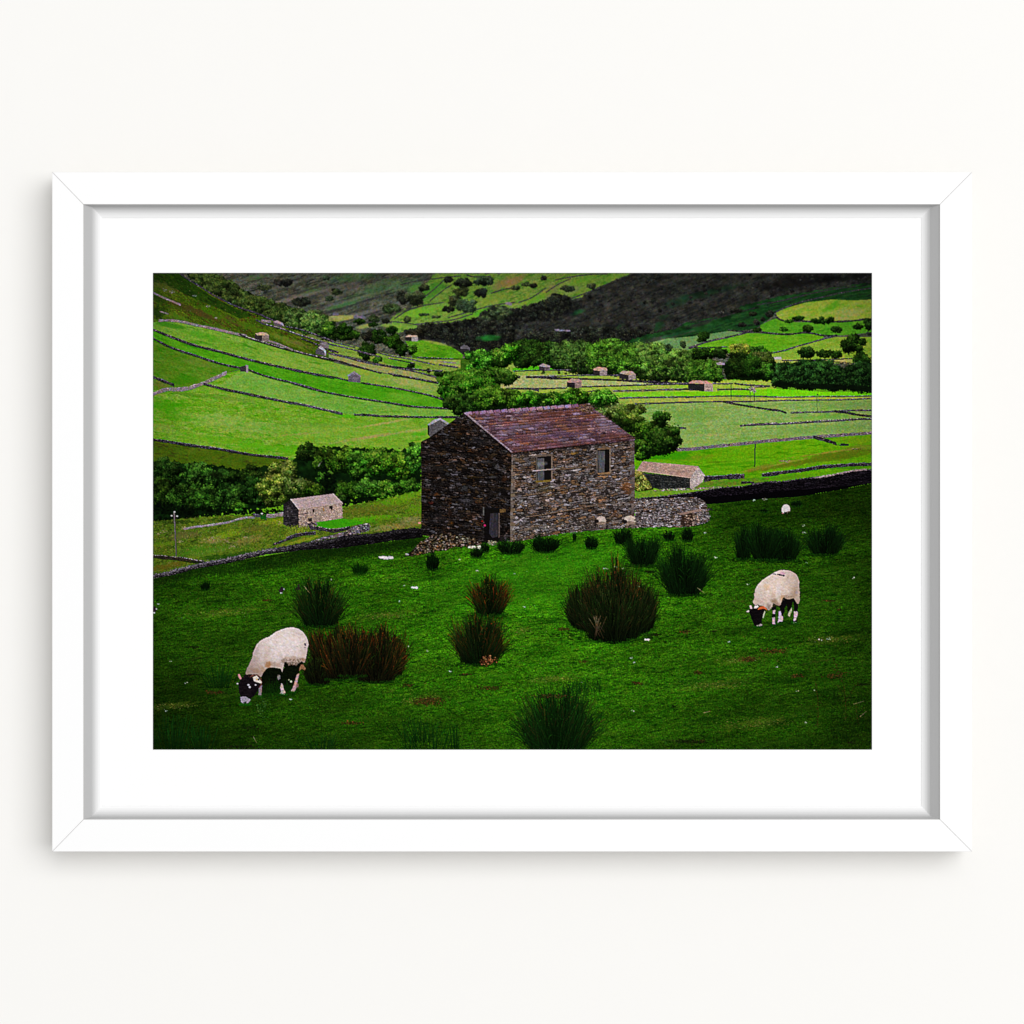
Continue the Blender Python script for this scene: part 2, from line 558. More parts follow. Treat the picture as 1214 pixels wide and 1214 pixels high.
def rushes(cx, by, w, h, n, tips=((30, 70, 12),), idn=None, base=(2, 6, 2), lean=0.0, spread=1.0, bw=0.6, mid=(8, 26, 5), kind='rush_clump', fringe=True, label=None, ragged=.22, tipa=.55, turf=True):
    """a tussock of rushes: stems fanned from a narrow dark foot"""
    i = idn if idn is not None else new_id(kind, None, label)
    k = int(n * .9)
    ph = rng.uniform(0, 6.28, 4)
    crown = lambda v: 1 + .10 * np.sin(3.1 * v + ph[0]) + .08 * np.sin(7.3 * v + ph[1]) + .07 * np.sin(15 * v + ph[2]) + .05 * np.sin(31 * v + ph[3])
    # the packed stems at the heart
    u = rng.uniform(-1, 1, k)
    x0 = cx + u * w * .27
    hh = h * (0.50 + .36 * rng.random(k)) * crown(u) * np.clip(1 - .26 * np.abs(u) ** 3, .1, 1)
    strokes(x0, np.full(k, by) - .05 * h * rng.random(k) + .07 * h * (.4 - u * u), x0 + u * w * .17 * spread + lean * h, by - hh, bw * 1.5, pick([base], k, .3), pick([base, base, mid], k, .25) * .9, i, taper=False, a=.86)
    u = np.clip(rng.uniform(-1, 1, n) + rng.normal(0, .1, n), -1.15, 1.15)
    x0 = cx + u * w * .27
    hh = h * (1 - ragged * np.abs(rng.normal(0, 1, n))) * crown(u) * np.clip(1 - .26 * np.abs(u) ** 2.6, .2, 1)
    hh = np.clip(hh, h * .35, h * 1.15)
    x1 = x0 + (u * w * .24 * spread + rng.normal(0, w * .07, n)) + lean * h
    x0 = x0 + rng.normal(0, w * .03, n)
    c1 = pick(tips, n, .25)
    lit = (rng.random((n, 1)) < .30)
    c1 = np.where(lit, c1, arr(mid) * .9 + c1 * .12)
    c0 = pick([base, base, mid], n, .3)
    cm = c0 * (1 - tipa) + c1 * tipa
    o = np.argsort(-hh + rng.normal(0, h * .25, n))
    x0, x1, hh, c0, c1, cm = x0[o], x1[o], hh[o], c0[o], c1[o], cm[o]
    y0 = by - rng.uniform(0, .1, n) * h
    strokes(x0, y0, x0 + (x1 - x0) * .5, by - hh * .62, bw, c0, cm * .55, i, bend=rng.normal(0, w * .02, n), a=.85)
    strokes(x0 + (x1 - x0) * .5, by - hh * .62, x1, by - hh, bw * .8, cm * .55, c1, i, bend=rng.normal(0, w * .05, n), a=.72)
    if fringe:                                     # loose thin blades past its edge
        k = max(6, n // 4)
        sgn = np.where(rng.random(k) < .5, -1, 1)
        x0 = cx + sgn * w * .30 * rng.random(k) ** .6
        strokes(x0, np.full(k, by - .04 * h), x0 + sgn * w * rng.uniform(.04, .30, k) * spread, by - h * rng.uniform(.3, .98, k), bw * .7,
                pick([base, mid], k), pick(tips, k, .25) * .75, None, bend=sgn * w * rng.uniform(0, .09, k), a=.5)
    # turf grown up round the foot
    k = int(w * 3.2) if turf else 0
    gx_ = cx + rng.uniform(-.44, .44, k) * w
    gy_ = by + 1.2 - 2.2 * np.abs((gx_ - cx) / w) + rng.normal(0, .5, k)
    strokes(gx_, gy_, gx_ + rng.normal(0, .7, k), gy_ - rng.uniform(.6, 2.6, k), .5, pick([(10, 40, 4)], k), pick([(22, 66, 8), (14, 50, 6), (34, 80, 12)], k), a=.6)
    return i
# ---- the far side of the dale
fill([(PX0 - 2, PY0 - 2), (PX1 + 2, PY0 - 2), (PX1 + 2, 480), (PX0 - 2, 480)], (62, 64, 52), (96, 98, 82), 12, 2.2, -20, fine=.18, wob=1.6, c3=(40, 42, 38))
for px, py, rx, ry, c, a, an in [
        (150, 60, 30, 6, (70, 130, 60), .5, -8), (330, 120, 30, 7, (84, 128, 66), .5, -20), (500, 110, 22, 7, (70, 128, 64), .5, -15),
        (200, 190, 40, 5, (60, 112, 62), .6, -18), (90, 240, 24, 5, (62, 118, 60), .6, -14), (60, 170, 30, 6, (96, 92, 84), .6, -18)]:
    x, y = P('B', px, py)[0]
    wash(x, y, rx, ry, c, a * .8, an)
x, y = P('A', 700, 60)[0]; wash(x, y, 18, 3, (76, 122, 62), .6, -8)
x, y = P('A', 1060, 150)[0]; wash(x, y, 16, 5, (86, 122, 66), .6, -15)
x, y = P('A', 920, 200)[0]; wash(x, y, 20, 4, (120, 114, 92), .6, -20)
fill([(PX0 - 2, 450), (PX1 + 2, 450), (PX1 + 2, 700), (PX0 - 2, 700)], (84, 142, 20), (96, 150, 32), 14, 3, -4)
x, y = in_poly_points([(262, 322), (560, 322), (560, 420), (330, 400)], 1500)
strokes(x, y, x + rng.uniform(1, 6, len(x)), y - rng.uniform(.2, 2.0, len(x)), .5, pick([(44, 46, 40), (110, 110, 96), (60, 84, 52), (36, 38, 36)], len(x)), pick([(50, 52, 46), (96, 98, 84)], len(x)), a=.5, taper=False)
fill(P('B', 540, 560, 860, 590, 1214, 590, 1214, 860, 690, 800, 560, 700), (40, 74, 14), (70, 110, 26), 5, 3)
# brighter slope beyond
fill(P('B', 700, 35, 1214, 35, 1214, 330, 900, 420, 420, 420, 400, 340, 470, 280, 620, 230, 600, 130), (92, 132, 44), (122, 150, 62), 9, 2.5, -18, rough=1.5, fine=.10, c3=(62, 108, 34))
fill(P('C', -10, 30, 830, 30, 720, 78, 600, 130, 500, 185, 430, 210, 290, 240, 100, 290, -10, 300), (94, 134, 42), (128, 144, 66), 12, 2.6, -22, rough=1.0, fine=.11, c3=(66, 116, 32))
for t, px, py, rx, ry, c, a, an in [
        ('B', 680, 150, 17, 8, (66, 128, 38), .8, -35), ('B', 560, 130, 10, 5, (84, 138, 52), .8, -25), ('B', 600, 290, 24, 6, (106, 160, 40), .9, -12),
        ('B', 1140, 100, 16, 5, (142, 120, 70), .8, -25), ('B', 1080, 200, 20, 5, (122, 140, 50), .7, -18), ('B', 1000, 290, 24, 4, (88, 156, 36), .9, -16),
        ('B', 430, 380, 22, 3, (126, 160, 60), .8, 4), ('B', 80, 325, 16, 3, (168, 152, 92), .9, 0), ('B', 240, 380, 14, 2.5, (150, 160, 80), .8, -10),
        ('C', 60, 80, 14, 5, (150, 118, 74), .75, -25), ('C', 300, 150, 12, 8, (132, 116, 72), .6, -50), ('C', 500, 80, 18, 4, (102, 152, 40), .8, -16),
        ('C', 700, 60, 14, 3, (112, 150, 44), .8, -16), ('C', 200, 200, 20, 3, (104, 150, 40), .8, -24), ('C', 440, 140, 10, 4, (118, 128, 76), .6, -20)]:
    x, y = P(t, px, py)[0]
    wash(x, y, rx, ry, c, a, an)
GREYLINE = [(60, 56, 60), (84, 80, 84), (48, 46, 50)]
far_wall = new_id('drystone_wall', None, 'thin dark drystone walls crossing the far hillside at the top')
for t, q, th in [('B', (470, 110, 560, 85, 680, 72, 760, 60, 860, 52), .6), ('B', (900, 45, 940, 60, 1060, 55), .9), ('B', (610, 200, 700, 130, 760, 70), .5),
                 ('B', (660, 215, 740, 150, 800, 110), .5), ('B', (430, 330, 520, 270, 640, 240, 750, 225), .6), ('B', (1214, 225, 1060, 245, 900, 290, 780, 325), .9),
                 ('B', (1060, 165, 1150, 135, 1214, 130), .7), ('B', (560, 370, 680, 355, 800, 345, 940, 300), .9), ('B', (300, 380, 380, 355, 440, 350, 570, 370), .7),
                 ('C', (320, 78, 420, 60, 520, 42, 660, 38), .8), ('C', (260, 160, 330, 110, 420, 70), .6), ('C', (80, 225, 160, 200, 260, 130), .7), ('C', (420, 200, 520, 165, 600, 130, 740, 72), 1.0)]:
    drystone(P(t, *q), th, GREYLINE, idn=far_wall)
for k in range(7):                                 # strips of plough and scree on the shaded slope
    y = 329 + k * 6
    wash(300 + k * 26, y + 6 * (k % 3), 60, 2.0, (110, 106, 98), .5, -15, nz=.9, sc=7)
    wash(330 + k * 22, y + 9 + 4 * (k % 2), 50, 1.8, (44, 44, 46), .6, -17, nz=.9, sc=7)
# scattered thorn trees out there
spots = [('B', 780, 75, 5, 5), ('B', 620, 130, 7, 5), ('B', 50, 155, 7, 5), ('B', 480, 195, 8, 9), ('B', 560, 200, 13, 9), ('B', 410, 265, 12, 7), ('B', 880, 95, 12, 6), ('B', 1010, 85, 13, 6),
         ('B', 870, 155, 11, 6), ('B', 1000, 165, 9, 6), ('B', 820, 215, 9, 8), ('B', 900, 245, 15, 9), ('B', 780, 270, 9, 4), ('B', 300, 330, 7, 5), ('B', 510, 335, 4.5, 5), ('B', 370, 345, 5, 4),
         ('B', 620, 305, 7, 1.6), ('B', 700, 320, 6, 1.6), ('C', 245, 65, 4, 3), ('C', 130, 105, 6, 3), ('C', 60, 130, 6, 3), ('C', 180, 115, 5, 3), ('C', 400, 135, 9, 4), ('C', 560, 120, 6, 4),
         ('A', 880, 95, 12, 5), ('A', 1160, 65, 5, 3), ('A', 760, 130, 9, 4), ('A', 1000, 220, 12, 6), ('A', 1090, 290, 8, 5), ('A', 1180, 200, 5, 4)]
ft = new_id('far_trees', None, 'scattered grey thorn trees on the far hillside')
for k, (t, px, py, rx, ry) in enumerate(spots):
    x, y = P(t, px, py)[0]
    tree(x, y, rx, ry, HAZY if k % 3 else NIGHT, leaf=.6, r=max(1.4, min(rx, ry) * .45), idn=ft)
for x, y in P('B', 180, 320, 40, 300, 215, 322):
    fill([(x - 3, y + 2), (x - 3, y - 1), (x, y - 3), (x + 4, y - 1), (x + 4, y + 2)], (120, 108, 124), (84, 84, 92), 2)
# the hillside that lies in cloud shadow
shade_hill = P('C', 830, 30, 720, 78, 600, 130, 500, 185, 430, 208, 400, 190, 340, 170, 300, 200, 220, 220, 130, 262, -20, 290) + P('B', 1060, 280, 960, 330, 860, 350, 720, 360, 640, 365, 600, 400, 500, 400, 470, 440, 560, 445, 600, 480, 760, 490, 860, 560, 1000, 560) + P('C', 60, 530, 820, 540, 1214, 430) + P('D', 330, 300, 560, 215, 1090, 108, 1200, 104, 1200, 20)
dk = new_id('hill', None, 'far hill under dark cloud shadow')
fill(shade_hill, (33, 35, 33), (52, 53, 47), 10, 2.0, -22, idn=dk, rough=1.6, fine=.2, wob=1.5, c3=(20, 20, 22))
x, y = in_poly_points(shade_hill, 2600)
strokes(x, y, x + rng.uniform(1, 7, len(x)), y - rng.uniform(.3, 2.6, len(x)), .5, pick([(22, 21, 23), (62, 59, 53), (40, 46, 38), (26, 25, 27)], len(x)), pick([(28, 27, 28), (54, 52, 46)], len(x)), a=.45, taper=False)
for t, px, py, rx, ry, c, a, an in [
        ('C', 470, 290, 8, 3.5, (30, 70, 38), .9, -15), ('C', 1000, 380, 8, 4, (28, 62, 34), .8, -40), ('C', 1140, 210, 22, 5, (30, 52, 34), .7, -20), ('C', 545, 435, 4, 5, (30, 66, 34), .7, 60),
        ('C', 1030, 320, 8, 3, (34, 60, 36), .7, -20), ('C', 740, 390, 6, 4, (28, 54, 32), .6, -20), ('B', 1050, 460, 16, 5, (28, 88, 34), .95, -8), ('D', 150, 150, 40, 3.5, (24, 44, 28), .8, -12),
        ('D', 60, 180, 26, 4, (26, 48, 30), .7, -15), ('D', 1050, 60, 46, 5, (16, 17, 17), .8, -5), ('D', 700, 90, 50, 9, (20, 18, 18), .7, -8), ('C', 900, 150, 60, 3, (60, 56, 50), .5, -18),
        ('C', 800, 230, 40, 2.5, (62, 58, 52), .5, -14), ('C', 300, 300, 26, 4, (24, 22, 28), .8, -5), ('C', 600, 350, 36, 3, (58, 54, 46), .4, -8), ('D', 300, 80, 60, 2, (48, 44, 40), .6, -12)]:
    x, y = P(t, px, py)[0]
    wash(x, y, rx, ry, c, a, an, nz=.8)
n = 260                                            # dark trees standing all over it
x, y = in_poly_points(shade_hill, n)
i = new_id('woodland', None, 'black woodland on the shaded far hillside')
clumps(x, y, rng.uniform(.8, 2.6, len(x)), ([(20, 20, 22), (26, 26, 27)], [(32, 31, 31), (38, 37, 34)], [(50, 49, 43), (58, 60, 50)]), i, .6)
wood(P('B', 640, 360, 760, 380, 860, 350, 960, 330, 1080, 250, 1214, 280, 1214, 560, 1000, 560, 860, 540, 800, 470, 560, 440, 600, 400), NIGHT, 3.2, i, .6, 1.0, lift=-.15)
wood(P('C', 0, 280, 120, 260, 260, 215, 320, 170, 360, 175, 400, 200, 430, 240, 380, 290, 320, 330, 100, 340, 0, 340), NIGHT, 3.0, i, .6, 1.2, lift=-.1)
x, y = P('B', 1050, 458)[0]; wash(x, y, 15, 4, (28, 92, 34), .95, -6)
wood(P('B', 1090, 260, 1150, 250, 1200, 300, 1130, 330, 1060, 340, 1010, 330), HAZY, 2.2, i, .55, 1.2)
wood(P('C', 120, 430, 300, 420, 500, 390, 900, 410, 1000, 430, 820, 480, 500, 500, 200, 490), NIGHT, 2.6, i, .6, 1.2, lift=-.2)
x, y = P('C', 370, 410)[0]                         # white farmstead under the wood
fid = new_id('farmhouse', None, 'tiny white farmhouse among the black trees')
fill([(x - 10, y), (x - 10, y - 1.5), (x - 4, y - 2), (x - 3, y - .8), (x + 8, y - 1.6), (x + 9, y + .6), (x, y + 1)], (150, 140, 156), (90, 82, 96), 2, idn=fid, rough=.5, fine=.2)
x, y = P('B', 888, 522)[0]
hut = new_id('field_barn', None, 'small grey barn under the shaded wood')
fill([(x - 5, y + 3), (x - 5, y - 1), (x - 1, y - 3.4), (x + 3, y - 2.6), (x + 6, y), (x + 6, y + 3)], (110, 106, 112), (80, 76, 84), 2, idn=hut)
fill([(x - 5, y + 4), (x - 5, y + 1), (x + 5, y + 1.5), (x + 5, y + 4)], (40, 38, 40), None, idn=hut)
x, y = P('D', 205, 285)[0]; dabs([x, x + 2, x - 2], [y, y + 1, y + 1], .8, pick([(90, 96, 90)], 3))

# ---- right-hand hillside, sunlit below the shadow
fill(P('C', 760, 490, 930, 432, 1100, 400) + P('D', -10, 350, 250, 310, 330, 250, 560, 190, 1090, 105, 1200, 98, 1200, 240, 700, 262, 560, 300, 420, 400, 130, 440, -10, 470) + P('C', 1100, 490, 900, 500), (16, 50, 20), (34, 72, 32), 12, 1.8, -14, rough=.8, wob=1.5, fine=.1, c3=(20, 30, 22))
wash(*P('D', 130, 380)[0], 22, 4, (28, 70, 30), .7, -14); wash(*P('D', 60, 370)[0], 18, 2.5, (44, 42, 40), .7, -14)
wash(*P('C', 1050, 450)[0], 30, 3, (70, 70, 62), .8, -12); wash(*P('C', 1120, 430)[0], 20, 2, (26, 78, 40), .8, -14)
fill(P('C', 900, 500, 930, 490, 1060, 460, 1214, 448) + P('D', 130, 430, 250, 412, 360, 420, 300, 460, -10, 520) + P('C', 1214, 560, 1100, 560), (96, 134, 80), (112, 140, 84), 9, 2, -10)
fill(P('D', 556, 290, 640, 258, 760, 225, 930, 205, 1060, 212, 1200, 205, 1200, 325, 1100, 338, 940, 350, 780, 352, 640, 348, 575, 335), (120, 150, 34), (146, 156, 66), 12, 3, -10, c3=(90, 148, 26))
wash(*P('D', 930, 250)[0], 12, 5, (74, 140, 20), .8, -30); wash(*P('D', 1060, 290)[0], 22, 6, (150, 150, 84), .7, -5); wash(*P('D', 1000, 330)[0], 16, 2, (170, 146, 90), .6, -3)
fill(P('D', 455, 400, 460, 372, 540, 335, 560, 330, 640, 352, 780, 356, 940, 354, 1200, 330, 1200, 420, 1000, 440, 880, 442, 760, 420, 640, 436, 500, 428), (66, 134, 22), (88, 150, 34), 10, 2.5, -6, c3=(40, 98, 14))
fill(P('D', -10, 540, 120, 478, 330, 425, 420, 425, 520, 432, 640, 440, 760, 424, 880, 446, 860, 466, 700, 510, 640, 545, 520, 560, 400, 560, -10, 560), (88, 152, 20), (104, 162, 34), 14, 3, -8, c3=(72, 140, 14))
fill(P('D', 500, 560, 640, 545, 700, 515, 860, 470, 960, 450, 1200, 450, 1200, 620, 500, 630), (118, 154, 40), (138, 164, 56), 12, 3, -6)
fill(P('D', 540, 600, 700, 596, 860, 596, 1060, 590, 1060, 628, 860, 612, 560, 620), (176, 164, 96), (150, 160, 70), 10, 2)
rw = new_id('drystone_wall', None, 'drystone walls rounding the sunlit fields on the upper right')
for q, th, pal in [((556, 290, 640, 248, 760, 212, 900, 182, 1000, 158, 1190, 130), 1.0, STONE_GREY), ((440, 240, 560, 222, 700, 190, 860, 150, 1080, 118), .8, [(50, 48, 50), (64, 58, 70)]),
                   ((556, 290, 560, 318, 590, 340, 640, 350, 700, 340, 780, 352, 940, 352, 1080, 345, 1150, 332), 1.8, STONE_DARK), ((470, 420, 560, 432, 660, 434, 760, 418, 880, 446, 960, 440), 1.9, STONE_DARK),
                   ((-10, 522, 120, 478, 260, 450, 400, 414), 1.8, STONE_GREY + [(124, 112, 124)]), ((500, 560, 600, 545, 690, 514, 780, 490, 940, 444), 1.5, STONE_GREY), ((600, 604, 760, 606, 860, 600, 1060, 592), 1.3, STONE_DARK),
                   ((700, 600, 860, 606, 960, 615, 1070, 624), 1.0, STONE_DARK), ((250, 405, 340, 418, 410, 412), 1.2, STONE_DARK), ((0, 518, 80, 522, 240, 516), 1.2, STONE_DARK), ((0, 355, 120, 345, 270, 300, 420, 262), .9, [(46, 44, 46), (30, 30, 32)])]:
    drystone(P('D', *q), th, pal, CAP_GREY if th > 1 else None, .15, idn=rw)
for t, px, py, rx, ry, p in [('D', 90, 450, 8, 6, DARK), ('D', 62, 470, 4, 3, DARK), ('D', 710, 330, 8, 3, DARK), ('D', 650, 348, 6, 2.4, DARK), ('D', 860, 345, 12, 4.5, DARK), ('D', 920, 335, 5, 3, DARK), ('D', 610, 402, 6, 3, MID),
                             ('D', 770, 395, 8, 4.5, DARK), ('D', 960, 405, 8, 5, DARK), ('D', 1100, 385, 6, 4, DARK), ('D', 1165, 365, 7, 8, DARK), ('D', 435, 405, 6, 3, DARK), ('D', 520, 300, 5, 4.5, NIGHT), ('D', 435, 355, 4, 4, NIGHT), ('D', 475, 335, 3, 3, NIGHT),
                             ('D', 340, 370, 5, 3, NIGHT), ('D', 410, 300, 5, 3, NIGHT), ('D', 1170, 430, 4, 2.5, NIGHT), ('D', 300, 280, 8, 3, NIGHT)]:
    x, y = P(t, px, py)[0]
    tree(x, y, rx, ry, p, leaf=.55, r=max(1.1, min(rx, ry) * .5))
fill(P('D', 538, 596, 545, 582, 595, 582, 598, 598), (182, 172, 176), None, idn=hut)

# ---- left hillside
A_top = P('A', 28, 30, 200, 30, 330, 110, 450, 180, 560, 240, 700, 290, 820, 345, 960, 400, 1214, 500, 1214, 620, 900, 560, 700, 480, 560, 440, 330, 380, 80, 350, 28, 360)
fill(A_top, (50, 76, 10), (76, 96, 18), 8, 2.6, 28, fine=.2, wob=1.6, c3=(62, 50, 18))
fill(P('A', 28, 30, 200, 30, 300, 110, 420, 190, 560, 260, 700, 310, 600, 330, 430, 250, 300, 200, 140, 120, 28, 90), (26, 52, 10), (44, 72, 12), 10, 3, 30, fine=.13, c3=(24, 40, 10))
for t, px, py, rx, ry, c, a, an in [('A', 120, 130, 18, 5, (88, 92, 40), .6, 25), ('A', 330, 290, 32, 5, (70, 56, 26), .8, 22), ('A', 560, 350, 26, 4, (78, 58, 30), .8, 22), ('A', 200, 240, 22, 3, (60, 62, 20), .7, 25), ('A', 430, 300, 24, 4, (60, 100, 10), .7, 25),
                                    ('A', 650, 380, 20, 4, (70, 106, 14), .7, 22), ('A', 160, 310, 22, 4, (74, 108, 20), .8, 14), ('A', 480, 400, 20, 3, (76, 104, 24), .7, 14), ('A', 900, 470, 24, 4, (100, 118, 34), .8, 20),
                                    ('A', 1000, 500, 18, 3, (104, 92, 50), .6, 18), ('A', 50, 290, 8, 14, (24, 44, 12), .8, 80), ('A', 60, 200, 10, 5, (30, 52, 12), .7, 20), ('A', 1100, 460, 24, 3, (112, 124, 60), .7, 20)]:
    x, y = P(t, px, py)[0]
    wash(x, y, rx, ry, c, a, an, nz=.9)
x, y = in_poly_points(A_top, 260)
dabs(x, y, rng.uniform(.3, .7, len(x)), pick([(24, 40, 10), (40, 56, 14), (96, 98, 50), (84, 66, 34)], len(x)), None, .7)
for px, py in [(155, 158), (390, 252), (110, 145), (440, 325), (300, 178)]:
    x, y = P('A', px, py)[0]; dabs(x + rng.normal(0, 1.2, 8), y + rng.normal(0, .7, 8), .5, pick([(150, 146, 136), (110, 110, 96)], 8))
A_wood = P('A', 240, 30, 420, 30, 500, 70, 560, 110, 620, 150, 700, 180, 800, 220, 880, 240, 960, 270, 1060, 290, 1140, 310, 1214, 340, 1214, 475, 1100, 440, 960, 395, 860, 355, 760, 320, 640, 270, 520, 215, 420, 160, 330, 100)
w1 = new_id('woodland', None, 'dark green wood running down the ridge at the upper left')
wood(A_wood, ([(10, 20, 8), (16, 28, 10)], [(28, 46, 14), (36, 54, 18)], [(62, 82, 32), (78, 92, 42)]), 3.4, w1, .65, 1.7, lift=.05)
wood(P('A', 900, 300, 1000, 280, 1140, 320, 1214, 350, 1214, 475, 1060, 430, 960, 400, 880, 340), ([(14, 30, 10), (20, 38, 14)], [(44, 76, 26), (52, 86, 30)], [(88, 118, 52), (104, 130, 66)]), 3.2, w1, .65, 1.2)
# bright pastures
fill(P('A', 28, 355, 150, 345, 330, 380, 560, 440, 700, 480, 900, 540, 1214, 618) + P('B', 120, 640, 300, 680, 500, 715, 720, 755, 900, 780) + P('F', 1450, 220, 1250, 175, 1060, 138, 900, 105, 630, 65, 520, 46, 270, 0) + P('A', 900, 655, 600, 580, 330, 510, 28, 398), (98, 148, 36), (124, 158, 60), 16, 4, 14, c3=(70, 132, 20))
wash(*P('A', 150, 375)[0], 22, 3.5, (52, 122, 18), .85, 12); wash(*P('A', 350, 440)[0], 26, 5, (70, 142, 22), .7, 14); wash(*P('A', 850, 590)[0], 30, 6, (128, 164, 60), .6, 12)
wash(*P('B', 200, 700)[0], 50, 8, (128, 158, 58), .7, 12); wash(*P('B', 560, 760)[0], 36, 6, (150, 160, 88), .8, 10)
fill(P('A', 28, 398, 330, 510, 600, 580, 900, 655, 1060, 690) + P('F', 270, 0, 520, 48, 630, 68, 900, 108, 1250, 178, 1450, 225, 1450, 292, 1250, 275, 1060, 268, 700, 205, 300, 138, -20, 45) + P('A', 860, 740, 650, 660, 400, 610, 28, 455), (64, 140, 14), (86, 154, 26), 16, 4, 16, c3=(54, 128, 10))
fill(P('A', 28, 455, 400, 610, 620, 655, 460, 700, 340, 770, 28, 800), (74, 118, 18), (92, 132, 34), 14, 4, 12, c3=(56, 120, 8))
wash(*P('A', 330, 620)[0], 20, 5, (104, 122, 46), .6, 12); wash(*P('A', 240, 730)[0], 18, 6, (52, 122, 8), .7, 0); wash(*P('A', 80, 760)[0], 10, 5, (110, 100, 50), .5, 8)
E_f = P('A', 28, 800, 300, 790, 460, 700, 640, 655, 860, 735, 1000, 770) + P('F', 0, 50, 300, 140, 700, 210, 1100, 270, 1470, 290, 1500, 700, 0, 700) + P('E', 1214, 715, 800, 655, 400, 585, 36, 530)
fill(E_f, (94, 148, 22), (128, 160, 58), 11, 2.6, 4, c3=(72, 146, 8), fine=.09, wob=1.4)
for t, px, py, rx, ry, c, a, an in [('E', 150, 260, 26, 9, (58, 146, 6), .7, 8), ('E', 600, 380, 34, 9, (134, 166, 74), .6, 4), ('E', 900, 440, 40, 8, (132, 162, 74), .5, 2), ('E', 110, 440, 16, 5, (136, 150, 72), .5, 4), ('E', 240, 360, 26, 4, (64, 144, 14), .5, 6),
                                    ('E', 900, 600, 40, 5, (84, 160, 16), .7, 8), ('E', 500, 540, 30, 5, (90, 156, 22), .6, 8), ('E', 340, 165, 24, 2.5, (60, 110, 14), .5, 8), ('E', 700, 200, 40, 3, (96, 128, 44), .5, 8)]:
    x, y = P(t, px, py)[0]
    wash(x, y, rx, ry, c, a, an, nz=.9)
wash(*P('F', 700, 150)[0], 30, 4, (66, 146, 12), .5, 8); wash(*P('F', 1000, 190)[0], 26, 5, (104, 160, 40), .7, 8)
fill(P('A', 480, 760, 560, 700, 645, 662, 860, 738) + P('F', -20, 45, 300, 140, 700, 215, 1100, 272, 1250, 275, 1480, 292, 1480, 352, 800, 350, 580, 336, 460, 325, 300, 290, -20, 225) + P('E', 940, 185, 700, 132, 480, 76), (104, 156, 52), (122, 162, 66), 20, 4, 8, fine=.06, c3=(92, 152, 36))
wash(*P('F', 500, 345)[0], 14, 2, (70, 170, 10), .8, 5)
for px, py, rx, ry in [(200, 480, 50, 14), (600, 470, 60, 14), (1000, 480, 60, 14), (1300, 500, 40, 14)]:
    wash(*P('F', px, py)[0], rx, ry, (122, 162, 52), .45, -4, sc=9)
for t, px, py, rx, ry, c, a, an in [('F', 830, 405, 34, 1.5, (156, 156, 82), .9, -10), ('F', 760, 515, 44, 1.7, (150, 146, 78), .95, -8), ('F', 500, 560, 24, 1.5, (140, 150, 70), .8, -8), ('F', 150, 495, 36, 1.4, (140, 146, 70), .6, -4), ('F', 1080, 468, 20, 1.6, (152, 158, 84), .8, -6),
                                    ('F', 60, 640, 18, 6, (80, 164, 10), .6, 0), ('F', 200, 420, 40, 3, (98, 140, 44), .5, 2), ('F', 900, 590, 30, 4, (126, 158, 44), .6, 0), ('F', 1120, 500, 12, 2, (66, 160, 10), .7, 0)]:
    x, y = P(t, px, py)[0]
    wash(x, y, rx, ry, c, a, an, nz=.7)
fill(P('E', 36, 550, 300, 590, 700, 650, 1214, 715, 1214, 950, 36, 950), (60, 88, 10), (76, 98, 18), 12, 4, 8, c3=(56, 64, 16))
# strips towards the middle of the dale
fill(P('B', 0, 470, 200, 520, 420, 570, 640, 600, 860, 610, 860, 660, 700, 700, 480, 660, 200, 590, 0, 550), (100, 130, 42), (128, 150, 62), 9, 2.5, 14, fine=.09)
fill(P('B', 0, 560, 200, 605, 440, 650, 690, 710, 710, 745, 500, 715, 340, 680, 0, 598), (150, 142, 92), (128, 148, 72), 10, 2, 14)
fill(P('B', 350, 590, 500, 600, 620, 650, 500, 660, 360, 620), (84, 140, 26), (96, 146, 40), 6, 2, 10)
fill(P('B', 600, 600, 860, 600, 860, 650, 720, 630), (160, 150, 84), (130, 158, 60), 8, 2)
fill(P('B', 500, 480, 600, 472, 700, 485, 800, 515, 850, 545, 880, 570, 870, 590, 620, 590, 560, 570), (76, 142, 16), (104, 152, 34), 8, 3, 5, c3=(58, 116, 14))
wash(*P('B', 700, 490)[0], 18, 1.8, (150, 160, 70), .8, 12); wash(*P('B', 700, 560)[0], 14, 4, (60, 130, 12), .7, 0)
fill(P('B', 0, 315, 160, 308, 160, 330, 60, 350, 0, 345), (166, 150, 92), (130, 150, 60), 8, 2)

# ---- valley floor
fill(P('C', -20, 620, 1214, 700, 1214, 900, -20, 900), (132, 158, 52), (152, 164, 78), 14, 2, 1)
fill(P('C', 40, 655, 180, 640, 330, 655, 440, 668, 300, 672, 40, 675), (76, 164, 18), None)
fill(P('C', -20, 728, 400, 728, 960, 752, 900, 768, 500, 780, -20, 785), (152, 164, 104), (168, 168, 110), 12, 2, 1, fine=.08)
fill(P('G', 740, 5, 1214, -5, 1214, 110, 740, 110), (152, 162, 100), (166, 166, 108), 12, 3, 1, fine=.08)
fill(P('G', 1040, 110, 1214, 110, 1214, 300, 1040, 300), (120, 178, 34), (150, 160, 80), 8, 2)
fill(P('Hh', -20, 110, 560, 96, 1300, 72, 1300, 125, 560, 140, -20, 160), (134, 170, 48), (156, 164, 78), 9, 2, -1, fine=.09)
fill(P('Hh', 560, 150, 1300, 130, 1300, 185, 600, 195), (112, 184, 28), (128, 190, 40), 9, 2, -1)
fill(P('Hh', 560, 205, 1300, 190, 1300, 235, 740, 242), (146, 164, 66), (158, 166, 80), 12, 2, -1)
fill(P('I', 0, 50, 1121, 60, 1121, 160, 0, 190), (140, 176, 44), (158, 170, 80), 9, 2, 0)
